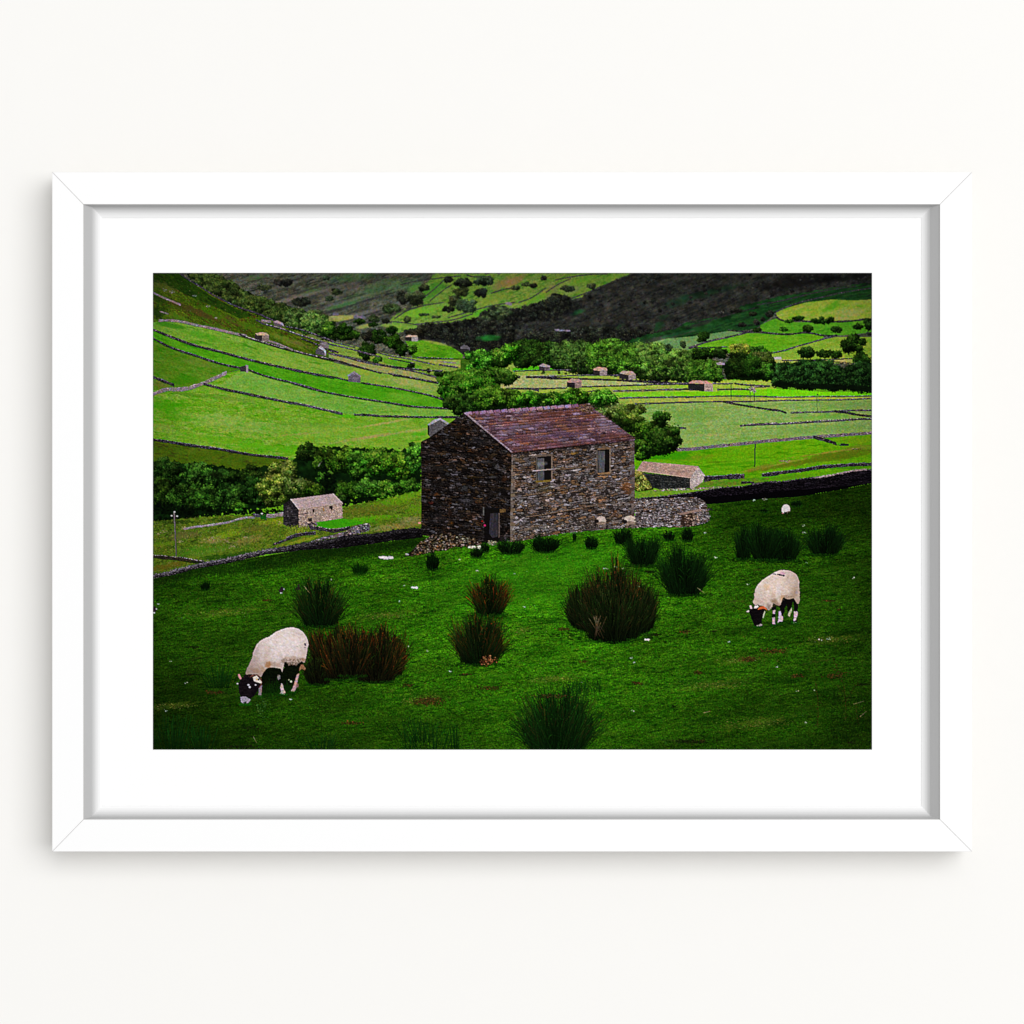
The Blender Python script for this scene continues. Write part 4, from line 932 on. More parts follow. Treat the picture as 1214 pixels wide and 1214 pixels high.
# ---- rough meadow behind the near wall
K_f = P('K', 36, 345, 300, 320, 560, 300, 830, 290, 1000, 290, 1214, 300) + P('L', 0, 400, 480, 225, 640, 190, 800, 160, 960, 130, 1140, 90, 1145, 500, 860, 440, 480, 480, 0, 570) + P('K', 900, 650, 700, 690, 480, 720, 300, 770, 36, 830)
fill(K_f, (66, 92, 16), (92, 112, 28), 7, 3, -8, fine=.16, rough=.6, c3=(44, 66, 14))
for t, px, py, rx, ry, c, a, an in [('K', 560, 500, 16, 5, (140, 126, 84), .6, -10), ('K', 300, 460, 22, 5, (96, 90, 48), .7, -8), ('K', 450, 590, 30, 6, (62, 112, 20), .7, -8), ('K', 700, 450, 24, 4, (108, 140, 20), .8, -14), ('K', 850, 500, 20, 5, (130, 116, 66), .6, -14), ('K', 1050, 350, 18, 4, (128, 146, 20), .8, -4), ('K', 1180, 360, 14, 4, (122, 144, 24), .8, 0),
                                    ('K', 120, 540, 14, 3, (92, 130, 20), .7, -4), ('K', 500, 610, 30, 4, (84, 116, 30), .7, -10), ('K', 180, 720, 30, 4, (92, 84, 20), .8, -12), ('K', 900, 400, 26, 4, (90, 84, 34), .6, -14), ('K', 640, 330, 16, 3, (36, 64, 12), .8, 0), ('K', 250, 350, 26, 2.5, (36, 56, 12), .8, 0),
                                    ('L', 900, 180, 26, 5, (90, 140, 14), .85, -10), ('L', 1020, 130, 20, 4, (104, 150, 22), .8, -10), ('L', 700, 240, 34, 5, (92, 100, 28), .8, -8), ('L', 800, 310, 30, 3, (88, 150, 14), .8, -3), ('L', 600, 340, 24, 4, (74, 150, 10), .9, 0), ('L', 960, 380, 30, 5, (132, 112, 62), .75, -8), ('L', 1060, 330, 16, 4, (140, 130, 80), .7, -5), ('L', 800, 400, 22, 3, (128, 130, 70), .6, -8),
                                    ('L', 1090, 240, 12, 6, (86, 134, 16), .8, 0), ('L', 80, 440, 16, 4, (116, 130, 24), .8, -20), ('L', 150, 500, 24, 2.5, (124, 134, 30), .9, -14)]:
    x, y = P(t, px, py)[0]
    wash(x, y, rx, ry, c, a, an, nz=.9, sc=3)
x, y = in_poly_points(K_f, 2400)
strokes(x, y, x + rng.normal(0, .5, len(x)), y - rng.uniform(.6, 2, len(x)), .5, pick([(40, 60, 12), (70, 96, 18), (100, 124, 30), (84, 74, 36)], len(x)), pick([(60, 84, 16), (110, 134, 36), (140, 130, 84), (36, 52, 12)], len(x)), a=.7)
for px, py in [(540, 495), (265, 520), (135, 425), (85, 450), (660, 510), (830, 480), (710, 560), (300, 400), (1110, 355)]:
    x, y = P('K', px, py)[0]; k = 14
    dabs(x + rng.normal(0, 1.8, k), y + rng.normal(0, 1, k), .5, pick([(170, 150, 124), (140, 120, 90), (120, 100, 80)], k), None, .8)
fill(P('L', 245, 345, 470, 320, 640, 345, 640, 362, 480, 395, 330, 408, 250, 385), (44, 138, 10), (64, 146, 14), 8, 3, -3)
lw('K', (300, 408, 400, 390, 500, 380, 620, 362, 700, 348, 760, 325, 830, 312, 900, 310), 1.9, STONE_PALE, CAP_PALE, .4, None, 'low pale wall of tumbled stones across the rough meadow')
lw('K', (890, 292, 960, 300, 1000, 322), 3.2, STONE_GREY + [(60, 84, 50)], CAP_GREY, .3, None)
lw('K', (1002, 296, 1060, 300, 1090, 288, 1140, 282), 4.6, STONE_PALE, CAP_PALE, .5, None)
fill(P('K', 945, 292, 1000, 285, 1002, 330, 950, 326), (24, 90, 20), (14, 60, 14), 3, rough=.8)
dabs(*[[v] for v in P('K', 963, 278)[0]], 1.0, pick([(226, 220, 216)], 1)); dabs(*[[v] for v in P('L', 1123, 358)[0]], 1.6, pick([(230, 160, 130)], 1)); dabs(*[[v] for v in P('K', 1210, 162)[0]], .8, pick([(226, 220, 216)], 1))
lw('K', (36, 640, 100, 645, 200, 655, 300, 665, 380, 682, 470, 690), 4.2, [(40, 34, 26), (60, 50, 40), (26, 22, 18)], CAP_PALE, .45, (20, 30, 6), 'brown shaded wall stub in the lower left meadow')
lw('K', (1060, 540, 1130, 515, 1214, 485), 2.4, STONE_DARK, CAP_GREY, .4, None)
wid = lw('L', (170, 395, 240, 400, 300, 408, 380, 425, 440, 420, 530, 400), 4.4, STONE_DARK, CAP_PALE, .5, None)
lw('L', (0, 490, 80, 462, 160, 448, 240, 445), 4.0, STONE_DARK, CAP_GREY, .5, None)
pw = new_id('drystone_wall', None, 'pale grey rubble wall end by the small barn')
masonry(P('L', 540, 395, 620, 372, 700, 358, 706, 380, 700, 425, 560, 455, 480, 475, 380, 485, 260, 510, 160, 530, 300, 480, 420, 450, 500, 430), P('L', 200, 360, 706, 360, 706, 530, 200, 530), 16, 36, [(150, 140, 146), (124, 114, 122), (176, 166, 168), (96, 88, 98), (60, 54, 62)], (50, 46, 50), pw, 31, edge=1.5)

# small barn on the left
sb = new_id('small_barn', None, 'small pale stone barn with a pinkish slate roof on the left')
sr = new_id('roof', sb); sw = new_id('window', sb); sd_ = new_id('doorway', sb)
masonry(P('L', -30, 200, 35, 158, 105, 245, 105, 402, 60, 412, -30, 370), P('L', -30, 150, 105, 150, 105, 410, -30, 410), 18, 9, [(50, 46, 48), (38, 34, 38), (62, 56, 60), (30, 27, 30)], (22, 20, 22), sb, 41)
masonry(P('L', 100, 240, 470, 190, 472, 316, 340, 340, 245, 350, 240, 372, 170, 385, 105, 398), P('L', 100, 238, 472, 190, 472, 318, 100, 398), 15, 30, [(172, 150, 140), (160, 138, 130), (182, 162, 152), (148, 126, 120), (168, 142, 124)], (128, 106, 98), sb, 42, gapw=.09, edge=1, jit=.08, drift=.1)
masonry(P('L', 35, 157, 392, 110, 470, 188, 104, 243), P('L', 35, 157, 392, 110, 470, 188, 104, 243), 9, 26, [(178, 156, 158), (172, 150, 152), (184, 160, 160), (180, 156, 150)], (158, 134, 138), sr, 43, gapw=.05, rowvar=.2, jit=.03, drift=.06, fine=.05)
a, b = P('L', 392, 110, 470, 188); strokes([a[0]], [a[1]], [b[0]], [b[1]], .9, [(214, 198, 196)], [(200, 180, 176)], sr, taper=False)
a, b = P('L', 35, 157, 104, 243); strokes([a[0]], [a[1]], [b[0]], [b[1]], .9, [(214, 198, 196)], [(206, 186, 180)], sr, taper=False)
for q, i in [((360, 212, 390, 210, 390, 245, 375, 250, 372, 238, 360, 238), sw), ((218, 240, 234, 240, 234, 268, 220, 268), sw), ((180, 320, 214, 316, 216, 344, 186, 350), sd_)]:
    fill(P('L', *q), (22, 18, 20), (34, 28, 26), 2, idn=i)
fill(P('L', 305, 228, 318, 226, 320, 256, 306, 258), (150, 110, 70), None)
for q in [(108, 285, 150, 280, 180, 277), (110, 284, 140, 282, 176, 274)]:
    drystone(P('L', *q), .7, [(96, 80, 78)], None, idn=sb)
drystone(P('L', 176, 312, 222, 306), 1.1, [(196, 164, 130)], None, idn=sb)
x, y = P('L', 205, 372)[0]; dabs(x + rng.normal(0, 4, 60), y + rng.normal(0, 2.0, 60), .7, pick(STONE_DARK + [(110, 96, 92)], 60), sb)
x, y = in_poly_points(P('L', 0, 390, 180, 380, 200, 430, 60, 450, 0, 480), 260); strokes(x, y, x, y - 1.5, .5, pick([(90, 110, 20), (120, 128, 40), (50, 70, 14)], len(x)), pick([(130, 144, 40), (80, 100, 20)], len(x)))
# telegraph pole
tp = new_id('telegraph_pole', None, 'weathered telegraph pole with white insulators at the left')
a, b = P('K', 220, 265, 238, 640)
strokes([a[0]], [a[1]], [b[0]], [b[1]], 1.5, [(118, 110, 104)], [(92, 84, 80)], tp, taper=False)
strokes([a[0] + .6], [a[1]], [b[0] + .6], [b[1]], .5, [(46, 42, 40)], [(40, 36, 34)], tp, taper=False)
a, b = P('K', 198, 298, 244, 302); strokes([a[0]], [a[1]], [b[0]], [b[1]], .6, [(70, 66, 62)], [(70, 66, 62)], tp, taper=False)
for px, py in [(198, 295), (243, 300), (222, 264)]:
    x, y = P('K', px, py)[0]; dabs([x], [y], .95, pick([(206, 206, 206)], 1, .02), new_id('insulator', tp))

# ---- barn-end bushes and the long low barn on the right
i = new_id('bush', None, 'yellowish bramble bush at the right corner of the barn')
wood(P('O', 90, 130, 140, 130, 180, 170, 215, 230, 240, 280, 180, 300, 90, 310), ([(24, 44, 8), (40, 50, 10)], [(88, 104, 28), (104, 110, 36)], [(158, 140, 76), (150, 160, 80)]), 2.6, i, .7, 1.6)
fill(P('O', 90, 315, 240, 290, 440, 290, 600, 280, 820, 262, 700, 295, 480, 320, 300, 345, 90, 365), (92, 142, 26), (112, 144, 44), 8, 2, -3, fine=.1)
fill(P('O', 600, 262, 680, 220, 980, 195, 1220, 190, 1220, 230, 980, 250, 800, 270, 600, 285), (64, 134, 14), (98, 118, 34), 8, 2, -3, fine=.1, c3=(110, 96, 40))
lb_ = new_id('low_barn', None, 'long low barn with a pink stone roof right of the main barn')
lr_ = new_id('roof', lb_)
masonry(P('O', 150, 150, 556, 185, 556, 280, 300, 288, 236, 272, 214, 226), P('O', 150, 150, 556, 185, 556, 290, 150, 290), 10, 30, [(44, 46, 46), (34, 36, 36), (56, 56, 54), (26, 28, 28)], (18, 20, 20), lb_, 51)
masonry(P('O', 556, 186, 622, 90, 684, 172, 660, 226, 600, 268, 576, 284, 556, 278), P('O', 556, 90, 684, 90, 684, 284, 556, 284), 22, 14, [(186, 170, 166), (176, 160, 158), (196, 180, 174), (164, 148, 146)], (156, 138, 136), lb_, 52, gapw=.08, jit=.06, drift=.08)
masonry(P('O', 155, 50, 626, 92, 560, 190, 106, 126), P('O', 155, 50, 626, 92, 560, 190, 106, 126), 8, 26, [(176, 142, 130), (168, 134, 122), (184, 150, 138), (164, 136, 126)], (144, 114, 104), lr_, 53, gapw=.06, rowvar=.2, jit=.05, drift=.08, fine=.07)
a, b = P('O', 108, 128, 558, 190); strokes([a[0]], [a[1]], [b[0]], [b[1]], .8, [(196, 164, 146)], [(206, 178, 160)], lr_, taper=False)
strokes([a[0] + 6], [a[1] + 1.8], [b[0]], [b[1] + 1.1], .8, [(16, 16, 16)], [(16, 16, 16)], lb_, taper=False)
x, y = in_poly_points(P('O', 240, 292, 420, 280, 560, 278, 820, 262, 820, 276, 560, 294, 400, 300, 250, 305), 260); dabs(x, y, .5, pick([(190, 178, 176), (130, 116, 112), (60, 54, 50), (110, 104, 60)], len(x)))
drystone(P('O', 676, 200, 760, 190, 860, 184, 940, 178, 1012, 176), 6.6, STONE_DARK, CAP_GREY, .7, label='dark wall running right from the low barn')
drystone(P('O', 990, 232, 1040, 228, 1095, 232), 2.6, STONE_DARK, CAP_GREY, .3)
drystone(P('O', 1165, 168, 1214, 162, 1300, 156), 5, STONE_DARK, CAP_GREY, .5)
drystone(P('J', 0, 1094, 200, 1072, 400, 1050, 540, 1022, 700, 1008, 900, 992, 1155, 984), 4.2, STONE_DARK, CAP_GREY, .5, label='dark wall below the olive bank on the right')
# ---- the near pasture
FG = P('K', 0, 835, 150, 800, 300, 765, 480, 725, 640, 700, 900, 650, 1214, 600) + P('L', 0, 592, 200, 580, 400, 575, 640, 545, 900, 510, 1150, 470, 1300, 480) + P('N', 300, 900, 1150, 900) + P('O', 690, 540, 690, 415, 860, 400, 1000, 385, 1214, 362) + P('P', 300, 150, 540, 135, 700, 110, 900, 76, 1200, 16) + [(1036, 892), (178, 892)]
ng = new_id('near_grass', None, 'deep green near pasture')
fill(FG, (34, 84, 5), (56, 108, 12), 10, 2.2, -7, idn=ng, fine=.3, wob=1.8, c3=(16, 56, 5))
m_fg = inside(FG, XX, YY)
for k in range(60):                                # soft rolls of ground
    x, y = rng.uniform(185, 1030), rng.uniform(650, 888)
    wash(x, y, rng.uniform(14, 46), rng.uniform(1.5, 4.5), [(10, 44, 4), (56, 108, 14), (14, 56, 5), (44, 96, 12)][k % 4], rng.uniform(.25, .55), rng.uniform(-14, 2), nz=1.0, sc=5)
for cx, cy, rx, ry, c, a in [(620, 690, 110, 40, (44, 108, 10), .4), (700, 660, 90, 18, (46, 114, 10), .35)]:
    wash(cx, cy, rx, ry, c, a, -4, nz=.7, sc=14)
for k in range(70):
    x, y = rng.uniform(185, 1030), rng.uniform(655, 886)
    wash(x, y, rng.uniform(5, 20), rng.uniform(.8, 2.2), [(8, 36, 4), (74, 118, 22), (10, 44, 4), (62, 112, 18), (70, 84, 26)][k % 5], rng.uniform(.3, .6), rng.uniform(-16, 6), nz=1.5, sc=3)
# light falls off towards the corners of the print and under the wall
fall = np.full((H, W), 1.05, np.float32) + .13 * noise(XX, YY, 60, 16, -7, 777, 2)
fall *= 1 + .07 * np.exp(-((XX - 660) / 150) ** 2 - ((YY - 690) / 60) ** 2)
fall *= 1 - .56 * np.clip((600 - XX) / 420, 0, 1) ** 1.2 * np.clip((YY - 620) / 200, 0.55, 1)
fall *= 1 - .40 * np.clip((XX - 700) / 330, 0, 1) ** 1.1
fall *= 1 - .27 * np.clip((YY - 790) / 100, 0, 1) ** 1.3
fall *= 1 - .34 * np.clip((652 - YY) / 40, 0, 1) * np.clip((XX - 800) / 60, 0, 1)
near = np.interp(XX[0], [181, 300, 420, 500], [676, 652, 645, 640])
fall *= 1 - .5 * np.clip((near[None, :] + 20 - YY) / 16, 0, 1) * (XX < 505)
x, y = in_poly_points(FG, 52000)
o = np.argsort(y)
x, y = x[o], y[o]
L_ = (0.6 + 3.0 * np.clip((y - 600) / 290, 0, 1)) * rng.uniform(.4, 1.1, len(x))
g = rng.random((len(x), 1))
c0 = arr((14, 46, 4)) * (1 - g) + arr((34, 82, 6)) * g
g2 = rng.random((len(x), 1)) ** 2.2
c1 = arr((34, 80, 6)) * (1 - g2) + arr((112, 150, 40)) * g2
strokes(x, y, x + rng.normal(0, .45, len(x)) * L_ * .6, y - L_, .5, c0, c1, a=.52)
# low tufts throw small dark sides
x, y = in_poly_points(FG, 900)
k = len(x)
strokes(x - rng.uniform(1, 4, k), y, x + rng.uniform(1, 4, k), y - rng.uniform(-.2, .8, k), .6, pick([(8, 44, 4)], k), pick([(12, 58, 5)], k), a=.5)
x, y = in_poly_points(FG, 900)                       # dry blades and leaves
k = len(x)
strokes(x, y, x + rng.normal(0, 1.4, k), y - rng.uniform(-.4, 1.2, k), .5, pick([(96, 96, 34), (84, 66, 30), (60, 110, 26)], k), pick([(120, 116, 50), (70, 96, 26)], k), a=.6)
x, y = in_poly_points(FG, 210)                       # daisies
dabs(x, y, rng.uniform(.2, .4, len(x)), pick([(120, 150, 90), (90, 130, 60), (160, 172, 146)], len(x)), None, .6)
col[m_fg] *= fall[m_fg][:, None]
lee = along(P('K', 60, 870, 300, 800, 500, 770, 760, 760, 900, 740, 1214, 690) + P('L', 100, 650, 300, 640, 500, 620, 700, 600, 900, 560, 1100, 520), .5)
k = 5200; q = rng.integers(0, len(lee), k)
x = lee[q, 0] + rng.normal(0, 2, k); y = lee[q, 1] + rng.normal(0, 3.2, k)
strokes(x, y, x + rng.normal(0, .8, k), y - rng.uniform(1, 3.4, k), .5, pick([(6, 20, 3), (10, 30, 4)], k), pick([(14, 40, 6), (24, 52, 10), (8, 26, 4)], k), a=.6)
for t, px, py, rx, ry in [('T', 880, 860, 24, 6), ('V', 560, 740, 30, 4), ('V', 420, 860, 40, 5), ('U', 620, 800, 30, 4), ('U', 450, 540, 12, 4), ('V', 1000, 640, 30, 4), ('S', 500, 300, 40, 4), ('S', 150, 900, 30, 4), ('T', 640, 320, 30, 4), ('V', 640, 1040, 40, 6)]:
    x, y = P(t, px, py)[0]                          # worn, yellowed turf
    wash(x, y, rx, ry, (84, 96, 26), .35, -8, nz=1.4, sc=3)
    k = int(rx * 5)
    dabs(x + rng.normal(0, rx * .5, k), y + rng.normal(0, ry * .5, k), rng.uniform(.25, .5, k), pick([(120, 120, 52), (92, 112, 34), (140, 128, 74), (70, 60, 26)], k), None, .6)
for t, px, py, rx, ry in [('S', 290, 525, 9, 1.6), ('S', 270, 700, 9, 1.4), ('S', 430, 815, 12, 2.0), ('S', 650, 1040, 10, 2.0), ('S', 760, 225, 8, 1.0), ('S', 600, 1160, 20, 2.0), ('T', 775, 768, 8, 2), ('T', 1140, 700, 6, 1.2), ('T', 900, 870, 20, 5), ('T', 420, 1010, 12, 2),
                          ('U', 280, 850, 14, 2.2), ('U', 790, 708, 4, 1.5), ('U', 1070, 822, 5, 1.6), ('U', 1150, 220, 6, 1.2), ('U', 680, 530, 8, 1.6), ('U', 590, 895, 20, 3), ('V', 720, 695, 17, 3), ('V', 600, 735, 10, 3), ('V', 830, 815, 10, 2), ('V', 290, 602, 7, 2),
                          ('V', 430, 600, 4, 1), ('V', 150, 615, 5, 1.2), ('V', 120, 315, 7, 1.2), ('V', 1010, 815, 12, 3), ('V', 60, 850, 6, 2), ('V', 240, 962, 3, 1.4), ('V', 370, 1125, 4, 1.5), ('V', 1090, 1135, 4, 1.6), ('V', 1030, 497, 3, 1), ('V', 350, 800, 7, 2), ('V', 1150, 855, 9, 1.4), ('U', 1170, 560, 5, 1.5), ('U', 130, 780, 8, 1.2), ('V', 980, 455, 8, 1.4), ('V', 320, 1130, 20, 2.4)]:
    x, y = P(t, px, py)[0]
    n = int(rx * ry * 5) + 8
    brown = rng.random() < .7
    pal = [(54, 34, 16), (34, 24, 12), (76, 46, 22), (24, 40, 8)] if brown else [(10, 22, 6), (16, 34, 6), (22, 18, 12)]
    dabs(x + rng.normal(0, rx * .45, n), y + rng.normal(0, ry * .45, n), rng.uniform(.3, .8, n), pick(pal, n, .25), None, .75)
for t, px, py in [('S', 140, 615), ('S', 115, 930), ('S', 240, 755), ('S', 60, 250), ('T', 820, 143), ('T', 755, 130), ('T', 720, 233), ('T', 900, 548), ('T', 1045, 680), ('T', 780, 520), ('T', 285, 92), ('T', 25, 857), ('U', 415, 230), ('U', 210, 215), ('U', 112, 153), ('U', 1130, 588), ('U', 1062, 712), ('U', 1045, 685), ('U', 905, 200), ('U', 960, 198), ('U', 1000, 200), ('U', 1083, 300), ('U', 770, 820), ('U', 463, 410), ('U', 60, 758),
                  ('V', 108, 640), ('V', 48, 750), ('V', 440, 245), ('V', 875, 272), ('V', 1098, 345), ('V', 595, 375), ('V', 980, 637), ('V', 935, 640), ('V', 500, 652), ('V', 730, 770), ('V', 828, 887), ('V', 915, 885), ('V', 870, 1040), ('V', 68, 385), ('V', 860, 128), ('V', 40, 980), ('P', 115, 157), ('P', 165, 165), ('P', 260, 158), ('P', 583, 382), ('P', 600, 440), ('P', 875, 78), ('O', 1100, 375), ('O', 1190, 372), ('O', 780, 865), ('O', 685, 655)]:
    x, y = P(t, px, py)[0]
    n = rng.integers(3, 7)
    dabs(x + rng.normal(0, .9, n), y + rng.normal(0, .45, n), rng.uniform(.25, .55, n), pick([(184, 196, 180), (150, 168, 146), (206, 206, 200)], n, .05), None, .85)
for t, px, py, r_ in [('T', 820, 144, 3.4), ('U', 1131, 588, 3.2), ('L', 1080, 903, 3.6)]:
    x, y = P(t, px, py)[0]; dabs(x + rng.uniform(-r_, r_, 12), y + rng.normal(0, .35, 12), .8, pick([(206, 206, 200), (226, 222, 218)], 12, .04), new_id('white_stone', None, 'small white stone lying in the near grass') if t == 'T' else None)
x, y = P('L', 840, 650)[0]
ws = new_id('lying_sheep', None, 'low white lying sheep seen against the shaded grass left of the barn')
dabs(x + rng.uniform(-8, 8, 40), y + rng.normal(0, .6, 40), 1.1, pick([(196, 190, 192), (216, 208, 206)], 40, .05), ws)
x, y = P('L', 775, 655)[0]; dabs([x, x + .8], [y, y + .5], 1.0, pick([(20, 18, 20)], 2), ws)
# two dark birds in the grass
for t, px, py, lb in [('S', 850, 158, 'dark bird with a white breast standing in the left grass'), ('S', 958, 145, 'brown bird half hidden by the rushes'), ('S', 36, 285, 'dark bird cut by the left edge of the print')]:
    b = new_id('bird', None, lb)
    x, y = P(t, px, py)[0]
    fill([(x - 3.4, y + 1.6), (x - 1, y - 1.5), (x + .2, y - 4.4), (x + 1.6, y - 4), (x + 2.2, y - 1), (x + 3.2, y + 1), (x + 1, y + 3.2), (x - 2, y + 2.6)], (26, 16, 26), (44, 28, 36), 1.5, idn=b, fine=.2)
    if px != 958:
        dabs([x - .5, x + .6, x + 3.1], [y + 3.6, y + 3.7, y - .6], .7, pick([(190, 190, 196)], 3), b)
# ---- the near field walls
nw = new_id('drystone_wall', None, 'long dark near wall with pale coping, from the lower left corner up to the barn')
TOPW = P('K', 30, 800, 120, 780, 200, 762, 300, 735, 400, 712, 440, 698, 500, 684, 600, 672, 700, 650, 800, 626, 900, 604, 960, 590, 1050, 575, 1214, 548) + P('L', 60, 540, 160, 525, 260, 512, 350, 498, 420, 486, 480, 466, 560, 455, 700, 452, 860, 432, 900, 418, 980, 410, 1060, 402, 1150, 405)
BOTW = P('K', 30, 828, 200, 800, 300, 774, 400, 745, 500, 728, 700, 692, 900, 648, 1000, 625, 1214, 600) + P('L', 100, 588, 300, 578, 420, 574, 640, 545, 760, 530, 900, 508, 1150, 480)
masonry(TOPW + BOTW[::-1], [TOPW[0], (TOPW[-1][0], TOPW[-1][1] - 8), BOTW[-1], (BOTW[0][0], BOTW[0][1] + 6)], 14, 130, [(34, 28, 34), (24, 20, 26), (62, 56, 64), (18, 15, 20), (46, 40, 46), (30, 26, 28)], (12, 10, 12), nw, 61, edge=2)
tp_ = along(TOPW, .6)
k = 1500; s = rng.integers(0, len(tp_), k)
lim = np.clip((tp_[s, 0] - 180) / 20, 0, 1)
pb = np.where((tp_[s, 0] < 330)[:, None], pick([(110, 104, 116), (76, 70, 82), (140, 132, 140), (50, 44, 54)], k), pick([(62, 56, 64), (44, 38, 46), (90, 84, 90), (30, 26, 30)], k))
dabs(tp_[s, 0] + rng.normal(0, .4, k), tp_[s, 1] + rng.normal(.7, .7, k) * 1.1, rng.uniform(.35, .75, k), pb, nw, flat=.6)
k = 700; s = rng.integers(0, len(tp_), k)
dabs(tp_[s, 0], tp_[s, 1] + rng.uniform(1, 4.5, k), rng.uniform(.3, .6, k), pick([(96, 90, 100), (60, 54, 62), (130, 124, 130)], k), nw, flat=.6, a=.8)
rw2 = new_id('drystone_wall', None, 'long nearly black wall in shade climbing to the right edge')
TOPR = P('O', 60, 372, 200, 355, 330, 345, 440, 330, 520, 320, 640, 300, 700, 292, 800, 274, 880, 265, 1000, 262, 1100, 240, 1214, 222) + P('J', 200, 1170, 400, 1140, 500, 1128, 640, 1112, 760, 1090, 860, 1070, 1000, 1052, 1158, 1040)
BOTR = P('O', 100, 400, 500, 420, 680, 415, 860, 402, 1000, 385, 1214, 362) + P('P', 300, 150, 540, 137, 700, 110, 900, 76, 1170, 20)
masonry(TOPR + BOTR[::-1], [TOPR[0], (TOPR[-1][0], TOPR[-1][1]), BOTR[-1], BOTR[0]], 16, 120, [(18, 14, 20), (12, 9, 13), (30, 25, 32), (9, 7, 10)], (5, 4, 6), rw2, 62, edge=2)
tp_ = along(TOPR, .6)
k = 900; s = rng.integers(0, len(tp_), k)
dabs(tp_[s, 0], tp_[s, 1] + rng.normal(.4, .5, k), rng.uniform(.3, .6, k), pick([(70, 62, 72), (40, 34, 40), (110, 100, 104), (24, 20, 24)], k), rw2, flat=.6)
q = along(P('J', 520, 1135, 640, 1118, 760, 1095, 860, 1072, 1000, 1050, 1090, 1042), .5)
k = 300; s = rng.integers(0, len(q), k)
dabs(q[s, 0], q[s, 1] + rng.normal(0, .45, k), rng.uniform(.35, .6, k), pick([(190, 166, 162), (150, 130, 130), (120, 100, 104)], k), rw2, flat=.6)
k = 260; x = rng.uniform(900, 1030, k); y = np.interp(x, tp_[:, 0], tp_[:, 1]) + rng.uniform(2, 10, k)
dabs(x, y, .4, pick([(44, 38, 44), (30, 26, 30)], k), rw2, .6)

dark_ = np.interp(XX, [330, 420, 500], [1, .55, .45]).astype(np.float32)
mk = idm == nw
col[mk] *= dark_[mk][:, None]
# ---- the stone barn
barn = new_id('stone_barn', None, 'big two-storey dark stone field barn with a purple slate roof')
gable = barn
b_roof = new_id('roof', barn, 'purple and rust stone slate roof with pale ridge tiles')
b_gab = new_id('gable_wall', barn, 'nearly black gable wall in shade')
b_door = new_id('door', barn, 'weathered grey plank door low in the gable')
b_win = [new_id('window', barn, 'left upper opening with a half open plank shutter and a pole across it'), new_id('window', barn, 'right upper opening with a grey plank shutter')]
b_pole = new_id('pole', barn, 'pale pole lying across the left opening')
b_ridge = new_id('ridge_tiles', barn)
FRONT = P('N', 90, 392, 400, 355, 700, 325, 1035, 292, 1037, 600, 1036, 960, 1000, 962, 700, 985, 540, 1000, 400, 1020, 250, 1050, 130, 1070, 92, 1072)
FP = [(134, 128, 132), (112, 104, 108), (92, 80, 72), (112, 90, 72), (72, 64, 62), (156, 148, 154), (122, 112, 112), (98, 90, 90), (48, 42, 42), (124, 94, 66), (40, 34, 34)]
masonry(FRONT, P('N', 92, 395, 1036, 292, 1036, 955, 92, 1068), 42, 30, FP, (20, 16, 15), b_win[0], 71, gapw=.17, fine=.12, tint=(1.12, .94, .78), warp=.6, jit=.13)
idm[idm == b_win[0]] = barn
# courses of narrow fitting stones and bits of rust and lichen
k = 1500; x, y = in_poly_points(FRONT, k)
dabs(x, y, rng.uniform(.3, .6, len(x)), pick([(168, 158, 162), (36, 28, 26), (140, 92, 44), (150, 142, 150), (60, 48, 40), (190, 182, 184)], len(x)), barn, .75, flat=.5)
for px, py, rx, ry, c, a in [(170, 450, 14, 6, (124, 112, 96), .35), (250, 760, 16, 6, (104, 92, 84), .35), (980, 650, 8, 7, (170, 92, 34), .75), (1010, 700, 5, 4, (150, 84, 34), .7), (580, 400, 6, 1.5, (160, 116, 30), .75), (500, 695, 5, 2, (176, 106, 40), .8), (480, 660, 4, 3, (140, 84, 40), .6), (620, 820, 7, 1.3, (176, 116, 60), .8), (690, 798, 5, 1, (160, 130, 110), .8),
                             (260, 572, 3, 1.4, (176, 120, 24), .8), (350, 670, 9, 7, (70, 64, 30), .65), (440, 560, 5, 1.5, (150, 110, 30), .6), (140, 640, 5, 5, (140, 90, 50), .6), (800, 480, 30, 2, (80, 58, 44), .4), (220, 960, 20, 9, (126, 124, 128), .4), (450, 780, 10, 5, (150, 148, 152), .5), (600, 560, 14, 6, (126, 124, 130), .4), (900, 420, 9, 4, (76, 54, 44), .5), (830, 630, 16, 4, (134, 118, 110), .35), (700, 900, 30, 6, (92, 80, 68), .4), (880, 915, 20, 5, (70, 56, 44), .55)]:
    x, y = P('N', px, py)[0]; wash(x, y, rx * .9, ry * .9, c, a * .6, -5, nz=1.6, sc=1.6, only=barn)
for q in [(180, 722, 260, 712, 340, 700), (440, 524, 560, 512, 650, 500, 745, 490), (860, 482, 970, 462), (300, 870, 420, 850, 520, 832, 640, 815), (104, 700, 150, 696), (660, 806, 730, 796), (760, 800, 830, 792), (220, 880, 310, 868), (560, 690, 620, 684), (900, 612, 1030, 604)]:
    a = along(P('N', *q), .4)
    put(a[:, 0], a[:, 1] + .9, np.broadcast_to(arr((20, 15, 13)), (len(a), 3)), barn); put(a[:, 0], a[:, 1] + 1.3, np.broadcast_to(arr((26, 20, 16)), (len(a), 3)), barn)
    put(a[:, 0], a[:, 1], pick([(136, 112, 92), (116, 92, 72), (150, 130, 112)], len(a), .12), barn); put(a[:, 0], a[:, 1] + .4, pick([(96, 72, 54)], len(a), .12), barn)
